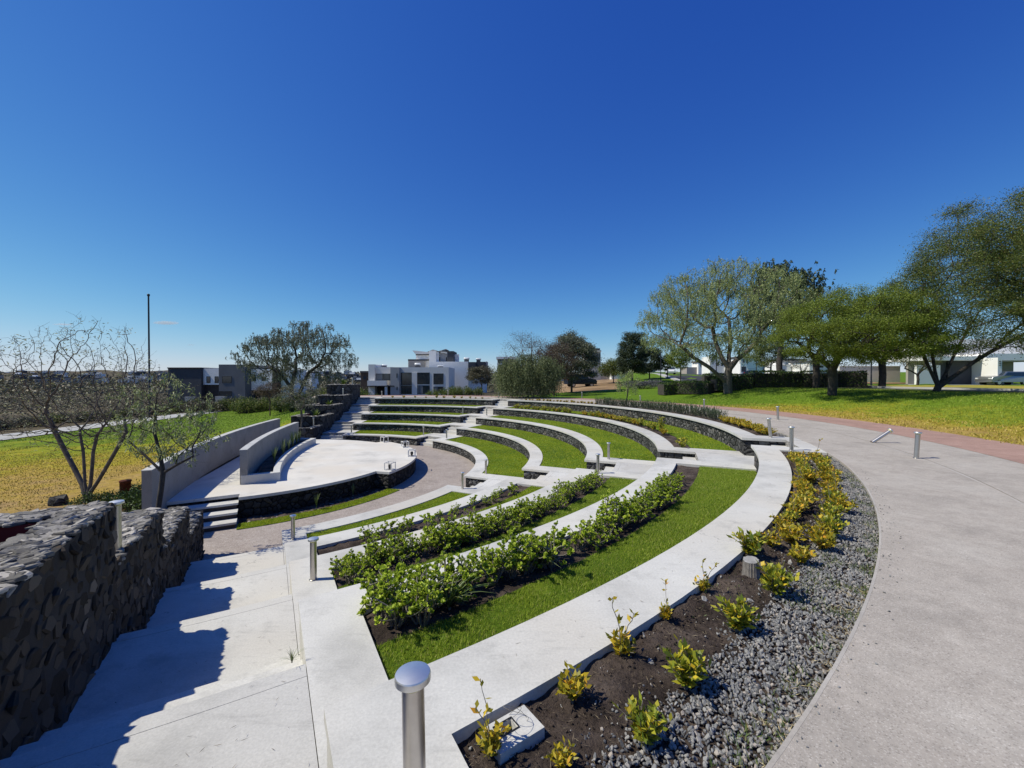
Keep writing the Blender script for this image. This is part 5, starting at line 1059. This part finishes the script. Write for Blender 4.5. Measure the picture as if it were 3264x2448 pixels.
blk('wall', 735, 1095, 325, 470, MAT['lgrey'], 1.5, 6); blk('parapet', 735, 1095, 322, 345, MAT['dgrey'], 1.3, .6); blk('wall', 745, 1015, 348, 470, MAT['tan'], 1.2, .3); blk('wall', 845, 1095, 245, 325, MAT['white'], 2.6, 5); blk('fascia', 845, 1095, 236, 250, MAT['dgrey'], 2.3, .4)
blk('wall', 1240, 1378, 215, 362, MAT['grey'], 1.5, 5); blk('wall', 1378, 1480, 192, 362, MAT['dgrey'], .9, 6); blk('screen_wall', 1480, 1550, 235, 365, MAT['white'], 3, .3); blk('wall', 1205, 1240, 200, 365, MAT['white'], .9, .5); blk('opening', 1236, 1256, 290, 360, MAT['black'], 1.42, .06); blk('opening', 1352, 1366, 292, 350, MAT['black'], 1.43, .06)
win(1772, 1812, 440, 482, -.5, (1790,))
def roofpoly(pts, d0, d1, mat=MAT['lgrey']):
    mb = MB(); P = [(X(a)-X(0), Z(b)) for a, b in pts]; n = len(P); V = [(x, d0, z) for x, z in P]+[(x, d1, z) for x, z in P]
    mb.add(V, [tuple(range(n)), tuple(range(n, 2*n))[::-1]]+[(i, n+i, n+(i+1) % n, (i+1) % n) for i in range(n)]); mb.build('roof', mat, r_)
roofpoly([(795, 175), (1095, 205), (1095, 236), (845, 236)], 2.0, 7.5); roofpoly([(1060, 205), (1150, 168), (1240, 192), (1205, 200), (1100, 198)], .5, 6, MAT['grey']); roofpoly([(1235, 190), (1350, 155), (1362, 165), (1300, 192)], 1.2, 6, MAT['grey']); roofpoly([(1300, 180), (1378, 182), (1480, 225), (1480, 232), (1378, 205), (1300, 200)], .8, 6.9, MAT['dgrey']); roofpoly([(1240, 203), (1376, 200), (1374, 234), (1330, 224)], 1.0, 1.45, MAT['white'])
tank(1635, 1728, 292, 362, 1.5); tank(1830, 1912, 300, 362, 2.5)
# dark and white house, left
r_, blk, win, X, Z = house('modern_house', 'dark grey and white flat-roofed modern house beyond the left lawn', 72, 500, 950, .2984)
blk('wall', 120, 474, 745, 1150, MAT['dgrey'], 0, 9, -3.2); blk('wall', 474, 714, 750, 926, MAT['white'], .5, 8); blk('wall', 472, 716, 926, 1150, MAT['brown'], .9, 8, -3.2); blk('wall', 714, 990, 712, 1150, MAT['mgrey'], -1.2, 9, -3.2); blk('wall', 990, 1245, 758, 985, MAT['white'], .5, 8); blk('wall', 990, 1245, 985, 1150, MAT['black'], 1.5, 6, -3.2); blk('chimney', 1247, 1292, 757, 1150, MAT['brown'], -.4, 2, -3.2); blk('wall', 1292, 1385, 762, 1000, MAT['white'], 1.0, 6, -3.2)
blk('parapet', 118, 476, 741, 752, MAT['brown'], -.15, 9.3)
for a, b in ((509, 551), (597, 638), (682, 712)): win(a, b, 836, 908, .5)
win(1002, 1042, 837, 887, .5); win(1104, 1144, 837, 887, .5); win(750, 850, 835, 905, -1.2, (), (), .05); win(712, 850, 992, 1040, -1.2); blk('garden_wall', 440, 545, 1046, 1110, MAT['grey'], -3, .3, -3.2); blk('garden_wall', 752, 850, 1042, 1110, MAT['grey'], -3, .3, -3.2)
# side building left of the centre house and small white block
r_, blk, win, X, Z = house('small_house', 'small brown-grey house half hidden left of the light grey modern house', 96, 1150, 1080, .1989)
blk('wall', 0, 128, 540, 900, MAT['brown'], 0, 6, -3); blk('roof', -6, 130, 515, 542, MAT['dgrey'], -.3, 6.6); win(40, 90, 600, 650, 0)
r_, blk, win, X, Z = house('white_block', 'small bright white block with a slim pillar, right of the dark pepper tree', 150, 860, 1180, .1808)
blk('wall', 640, 745, 50, 165, MAT['white'], 0, 5, -6); blk('pillar', 745, 768, 55, 230, MAT['white'], -1, 1, -6); win(680, 700, 80, 110, 0)
# mid-distance buildings in the centre
r_, blk, win, X, Z = house('apartment_block', 'grey apartment block peeking out right of the big round dark tree', 210, 1560, 1000, .2893)
blk('wall', 1050, 1225, 415, 600, MAT['grey'], 0, 10, 0); blk('roof_cabin', 1085, 1142, 350, 415, MAT['dgrey'], 1, 5); blk('roof_cabin', 1150, 1222, 378, 415, MAT['dgrey'], 1, 5); win(1180, 1200, 440, 480, 0, (), (), .2); win(1205, 1222, 440, 500, 0, (), (), .2); blk('cornice', 1045, 1230, 405, 420, MAT['lgrey'], -.5, 11)
r_, blk, win, X, Z = house('white_villa', 'white flat-roofed villa with long window bands behind the bare twigs of the willow', 170, 1560, 1000, .2893)
blk('wall', 88, 280, 500, 700, MAT['grey'], 0, 9, 0); blk('roof_slab', 76, 285, 475, 500, MAT['white'], -1, 11); blk('floor_slab', 84, 285, 545, 560, MAT['white'], -.8, 9); win(95, 180, 505, 543, 0, (120, 150), (), .2); win(190, 270, 505, 543, 0, (230,), (), .2); win(95, 180, 565, 600, 0, (130,), (), .2)
# garages and white wall along the street at the right
r_, blk, win, X, Z = house('garage_house', 'white house with tan recess, dark garage door and open carport beyond the road', 52, 2464, 900, .3617)
blk('wall', 1095, 1292, 735, 893, MAT['white'], -2.5, .3, .6); blk('recess_wall', 1290, 1442, 690, 890, MAT['tan'], 1.5, .3, .6); blk('garage_door', 1442, 1765, 690, 893, MAT['dgrey'], .2, .2, .6); blk('post', 1540, 1556, 690, 893, MAT['black'], 0, .2, .6); blk('pillar', 1765, 1800, 672, 908, MAT['white'], -2.6, 3.2, .6); blk('wall', 1800, 1892, 690, 905, MAT['white'], -.6, .3, .6)
blk('carport_back', 1890, 2500, 690, 905, MAT['tan'], 4.5, .3, .6); blk('carport_roof', 1760, 2550, 632, 690, MAT['white'], -1, 6); blk('roof_slab', 1280, 1770, 655, 690, MAT['white'], -1, 6); blk('floor', 1290, 2500, 900, 912, MAT['kerb'], -2, 7, .8); blk('upper_wall', 1500, 2500, 480, 640, MAT['white'], 3, 6); win(1600, 1700, 530, 600, 3, (1650,)); blk('vent_panel', 1700, 1760, 560, 620, MAT['dgrey'], 2.9, .08)
for y_ in (700, 716, 732): blk('house_number_bar', 1774, 1790, y_, y_+7, MAT['dgrey'], -2.65, .04)
r_, blk, win, X, Z = house('boundary_wall', 'long pale grey block wall behind the dry grass plot at the right', 62, 2464, 900, .3617, cat='wall')
blk('wall', 585, 1120, 742, 880, MAT['lgrey'], 0, .3, .6); blk('coping', 583, 1122, 736, 742, MAT['white'], -.05, .4)
specs = [('white_house', 'white street house with a grey garage door, nearest the long hedge end', 66, [('wall', 1880, 2060, 425, 580, 'white', 0), ('garage_door', 1910, 2030, 485, 560, 'lgrey', -.06), ('roof_slab', 1870, 2070, 412, 427, 'dgrey', -.6)], [(1930, 2000, 456, 475)]),
 ('white_house', 'white street house with stone-coloured garage behind the straight-trunked street tree', 72, [('wall', 1640, 1830, 410, 580, 'white', 0), ('garage_door', 1670, 1760, 485, 575, 'tan', -.06), ('pillar', 1600, 1650, 450, 565, 'white', -2), ('roof_slab', 1640, 1840, 398, 412, 'dgrey', -.6)], [(1690, 1740, 455, 475)]),
 ('white_house', 'tall bright white two-storey street house behind the black parked car', 104, [('wall', 1270, 1440, 385, 560, 'white', 0), ('wall', 1440, 1620, 425, 560, 'white', .5), ('garage_door', 1330, 1410, 480, 545, 'lgrey', -.06), ('roof_slab', 1262, 1445, 376, 388, 'brown', -.5)], [(1290, 1306, 400, 440), (1320, 1336, 400, 440), (1470, 1520, 480, 500)]),
 ('white_house', 'white street house with wide arched-looking garage left of the black parked car', 112, [('wall', 1150, 1300, 465, 560, 'lgrey', 0), ('garage_door', 1165, 1290, 480, 545, 'white', -.06), ('wall', 1020, 1150, 375, 560, 'white', 1), ('roof_slab', 1150, 1320, 458, 468, 'brown', -.5)], [(1060, 1080, 430, 460), (1100, 1120, 430, 460)]),
 ('white_house', 'farther white street house with brown roof behind the trunk of the large light green tree', 140, [('wall', 900, 1030, 425, 560, 'white', 0), ('wall', 810, 900, 470, 560, 'tan', 1), ('roof_slab', 890, 1035, 416, 428, 'brown', -.5)], [(920, 945, 440, 470), (970, 995, 440, 470)])]
for nm, lb, Y, bl_, ws in specs:
    r_, blk, win, X, Z = house(nm, lb, Y, 1900, 1000, .3617, group='white houses along the street')
    for p, a, b, c, d, m, dy in bl_: blk(p, a, b, c, d, MAT[m], dy, 5 if p != 'garage_door' else .1, .8 if p in ('wall', 'pillar') else None)
    for a, b, c, d in ws: win(a, b, c, d, 0, (), (), .08)
def gatepost(px, Y, w_, h_, lb):
    p = at(px, Y); t = thing('gate_post', lb, 'gate post', p); mb = MB(); mb.box(-w_/2, w_/2, -.3, .3, -.3, h_); mb.build('post', MAT['white'], t); mb = MB(); mb.box(-w_/2+.25, w_/2-.25, -.33, -.29, h_*.35, h_*.75); mb.build('meter_panel', MAT['dgrey'], t)
    mb = MB(); mb.box(-w_/2-.05, w_/2+.05, -.35, .35, h_, h_+.08); mb.build('coping', MAT['white'], t)
gatepost(2490, 58, 1.15, 2.3, 'white gate post with grey meter panel behind the long hedge'); gatepost(2368, 100, 1.6, 3.2, 'white gate post left of the black parked car')

# ------------------------------------------------------------------ far town on the horizon
g = np.random.default_rng(91); cols = ['white', 'lgrey', 'grey', 'tan', 'dgrey', 'brown']
def farhouse(mi, seed):
    g2 = np.random.default_rng(seed); t = thing('distant_house', '', 'house'); w_ = g2.uniform(9, 15); h_ = g2.uniform(5, 8)
    mb = MB(); mb.box(-w_/2, w_/2, 0, 8, -6, h_); mb.build('wall', MAT[cols[mi]], t); mb = MB(); mb.box(-w_/2-.3, w_/2+.3, -.4, 8.3, h_, h_+.4); mb.box(-w_/4, w_/6, 2, 6, h_+.4, h_+2.6); mb.build('roof', MAT[cols[(mi+1) % 5]], t)
    for q in range(4): mb = MB(); x = -w_/2+w_*(q+.5)/4; mb.box(x-.8, x+.8, -.08, -.01, h_*.55, h_*.85); mb.build('window', MAT['glass'], t)
    return t
FH = [farhouse(k, 200+k) for k in range(6)]; fus = [0]*6
fpx = np.sort(g.uniform(-60, 1160, 96)); fcn = {}
for k in range(120):
    px = fpx[k] if k < 96 else g.uniform(1600, 2080); Y = (g.uniform(520, 950) if g.random() < .85 else g.uniform(300, 420)) if k < 96 else g.uniform(300, 500); x = (px-1632)/1314.8*Y
    zt = gz(x, Y) if px > 1500 else float(np.interp(Y, [300, 480, 900, 1000], [-3.5, -2.5, 13, 14]))
    kk = g.integers(0, 6); nm = ['white', 'light grey', 'grey', 'tan', 'dark grey', 'brown'][kk]
    fcn[nm] = fcn.get(nm, 0)+1
    place(FH, fus, kk, x, Y, zt, g.uniform(.7, 1.15), f'tiny distant {nm} house, {nth(fcn[nm])} of its colour from the left on the horizon', g, f'distant {nm} houses on the horizon')
    FH[kk].rotation_euler = (0, 0, 0)
for o in list(col.objects):
    if o.name.startswith('distant_house'): o.rotation_euler = (0, 0, .1)
# low distant ridge that carries the town
mb = MB(); V = []; n = 160
for k in range(n):
    px = -900+k*(3100/(n-1)); 
    for Y, up in ((420, -9), (900, 12+7*sin(px*.006)+4*sin(px*.021+1)), (1600, 12+22*max(0, sin(px*.0021+.7))+5*sin(px*.013)), (4200, -10)): V.append(((px-1632)/1314.8*Y, Y, up))
mb.add(V, [(4*k+j, 4*k+4+j, 4*k+5+j, 4*k+1+j) for k in range(n-1) for j in range(3)], 0, True); struct(mb, 'hills', MAT['scrub'])
mb = MB(); g = np.random.default_rng(92); K = 2600; px = g.uniform(-300, 2200, K); Y = g.uniform(450, 1500, K); X_ = (px-1632)/1314.8*Y
zz = np.interp(Y, [420, 900, 1600], [-9, 12, 16])+2; rep = 10; B = np.repeat(np.stack([X_, Y, zz], 1), rep, 0)+g.normal(size=(K*rep, 3))*np.array([4, 4, 1.6]); mb.leaves(B, g.normal(size=(K*rep, 3)), 4.5, 3.0, 0, g); tag(mb.build('distant_woodland', MAT['lf_scrub']), None, None, kind='stuff')

# ------------------------------------------------------------------ cars and street lamps
def car(label, loc, rz, paint, L=4.5, W=1.8, Hh=1.45, suv=False):
    t = thing('parked_car', label, 'car', loc, rz); h = Hh
    if suv: prof = [(-.5, .22), (-.5, .60), (-.485, .70), (-.46, .96), (-.40, 1.0), (.10, 1.0), (.22, .72), (.46, .62), (.5, .45), (.49, .22)]
    else: prof = [(-.5, .25), (-.5, .62), (-.40, .70), (-.26, .97), (-.15, 1.0), (.08, 1.0), (.22, .70), (.44, .60), (.5, .45), (.49, .22)]
    def sect(pr, ws, part, mat, shr=0, parent=t):
        mb = MB(); n = len(pr); V = []
        for s in (-1, 1):
            for x, z in pr: ww = ws*(1-.16*max(0, (z-.62)/.38)); V.append((x*L, s*ww/2, z*h))
        mb.add(V, [tuple(range(n))[::-1], tuple(range(n, 2*n))]+[(i, (i+1) % n, n+(i+1) % n, n+i) for i in range(n)]); o = mb.build(part, mat, parent)
        b = o.modifiers.new('bevel', 'BEVEL'); b.width = .05; b.segments = 2; return o
    sect(prof, W, 'body', paint)
    g_ = [(-.44, .68), (-.41, .94), (.08, .94), (.185, .70)] if suv else [(-.36, .70), (-.25, .93), (.07, .93), (.185, .70)]
    mb = MB(); V = [(x*L, s*(W*(1-.16*max(0, (z-.62)/.38))/2+.012), z*h) for s in (-1, 1) for x, z in g_]; mb.add(V, [(3, 2, 1, 0), (4, 5, 6, 7)]); mb.build('side_windows', MAT['glass'], t)
    x0, x1 = (.115, .21) if suv else (.10, .21); mb = MB(); mb.add([(x0*L, -W*.38, .985*h), (x0*L, W*.38, .985*h), (x1*L+.05, W*.44, .745*h), (x1*L+.05, -W*.44, .745*h)], [(0, 1, 2, 3)]); mb.build('windscreen', MAT['glass'], t)
    xb = (-.412, -.467) if suv else (-.275, -.385); mb = MB(); mb.add([(xb[0]*L-.02, -W*.37, .965*h), (xb[0]*L-.02, W*.37, .965*h), (xb[1]*L-.035, W*.42, .73*h), (xb[1]*L-.035, -W*.42, .73*h)], [(3, 2, 1, 0)]); mb.build('rear_window', MAT['glass'], t)
    for sx in (-.31, .31):
        for sy in (-1, 1):
            mb = MB(); y = sy*(W/2-.12); mb.tube([(sx*L, y-.11, .33), (sx*L, y+.11, .33)], .33, 20); a = np.linspace(0, 2*pi, 20, endpoint=False)
            for q in (-.11, .11): mb.add([(sx*L+.33*cos(b), y+q, .33+.33*sin(b)) for b in a], [tuple(range(20))])
            wh = mb.build('wheel', MAT['tyre'], t); mb = MB(); mb.add([(sx*L+.21*cos(b), y+sy*.118, .33+.21*sin(b)) for b in a], [tuple(range(20))]); mb.build('rim', MAT['metal'], wh)
    for sy in (-1, 1):
        mb = MB(); mb.box(-.505*L, -.48*L, sy*W*.43-.12, sy*W*.43+.12, .58*h, .70*h); mb.build('tail_light', MAT['redlamp'], t); mb = MB(); mb.box(.47*L, .503*L, sy*W*.38-.14, sy*W*.38+.14, .46*h, .54*h); mb.build('headlight', MAT['carwhite'], t)
    return t
car('silver grey SUV parked in the open carport at the right edge', (60.2*.985, 49.8, .98), R(178), MAT['carsilver'], 4.7, 1.9, 1.65, True)
p = at(2395, 100); car('black sedan parked across the driveway behind the large light green tree', (p[0], p[1], p[2]+.05), R(4), MAT['cardark'], 4.7, 1.85, 1.45)
p = at(2137, 84); car('small white car on the dark road in the distance', (p[0], p[1], p[2]+.07), R(-108), MAT['carwhite'], 4.2, 1.75, 1.5)
p = at(1850, 62); car('dark SUV parked in the shade under the big round tree', (p[0], p[1], p[2]+.0), R(12), MAT['cardark'], 4.6, 1.9, 1.8, True)
def lamp(px, Y, hh, lb):
    t = thing('street_lamp', lb, 'street lamp', at(px, Y)); mb = MB(); mb.lathe([(.09, -.2), (.09, .5), (.06, .55), (.05, hh)], 10); mb.build('pole', MAT['black'], t)
    mb = MB(); mb.tube([(0, 0, hh-.1), (-.5, 0, hh+.12), (-1.1, 0, hh+.15)], .035, 6); mb.build('arm', MAT['black'], t); mb = MB(); mb.box(-1.5, -.9, -.12, .12, hh+.10, hh+.18); mb.build('lamp_head', MAT['black'], t)
lamp(2106, 62, 5.6, 'black street lamp left of the large light green tree'); lamp(2283, 52, 5.0, 'black street lamp seen through the large light green tree'); lamp(2411, 56, 5.0, 'black street lamp behind the bright green spreading tree'); lamp(2777, 42, 4.0, 'black street lamp beside the round green tree with the forked trunk')
# dry plot and yellow beds by the street
mb = MB(); 
for (xa, xb, y0, y1, up) in ((28, 58, 55, 61.5, .08),):
    xs = np.linspace(xa, xb, 12); V = []
    for x in xs:
        for y in (y0, y1): V.append((x, y, gz(x, y)+up))
    mb.add(V, [(2*i, 2*i+2, 2*i+3, 2*i+1) for i in range(11)])
struct(mb, 'dry_plot', MAT['dryfield'])
# two small clouds low over the left horizon
mc, t, b = newmat('cloud_vapour'); t.nodes.remove(b); vs = t.nodes.new('ShaderNodeVolumeScatter'); vs.inputs['Density'].default_value = .008; vs.inputs['Anisotropy'].default_value = .2; vs.inputs['Color'].default_value = (1, 1, 1, 1); t.links.new(vs.outputs[0], t.nodes['Material Output'].inputs['Volume'])
for px, py, wd_, hh in ((530, 1031, 78, 15), (205, 1035, 60, 7), (610, 1100, 26, 5)):
    Y = 5200; k = Y/1314.8; mb = MB(); g = np.random.default_rng(int(px)); a = np.linspace(0, 2*pi, 28, endpoint=False)
    prof = []; n = 12; V = []
    for i in range(n+1):
        ph = pi*i/n
        for q in a:
            rr = 1+.16*sin(3*q+px)+.10*sin(7*q+ph*3); V.append((wd_*.5*k*sin(ph)*cos(q)*rr, wd_*.22*k*sin(ph)*sin(q), hh*.5*k*cos(ph)*(1+.3*sin(q*4+1)*sin(ph)) if cos(ph) > 0 else hh*.22*k*cos(ph)))
    m = len(a); mb.add(V, [(i*m+j, i*m+(j+1) % m, (i+1)*m+(j+1) % m, (i+1)*m+j) for i in range(n) for j in range(m)], 0, True)
    o = mb.build('cloud', mc); bm_ = bmesh.new(); bm_.from_mesh(o.data); bmesh.ops.recalc_face_normals(bm_, faces=bm_.faces); bm_.to_mesh(o.data); bm_.free(); tag(o, None, None, kind='structure'); o.location = ((px-1632)*k, Y, 1.7+(1209-py)*k)
for o in scene.objects:
    if o.type == 'MESH' and o.data: o.data.validate(verbose=False)
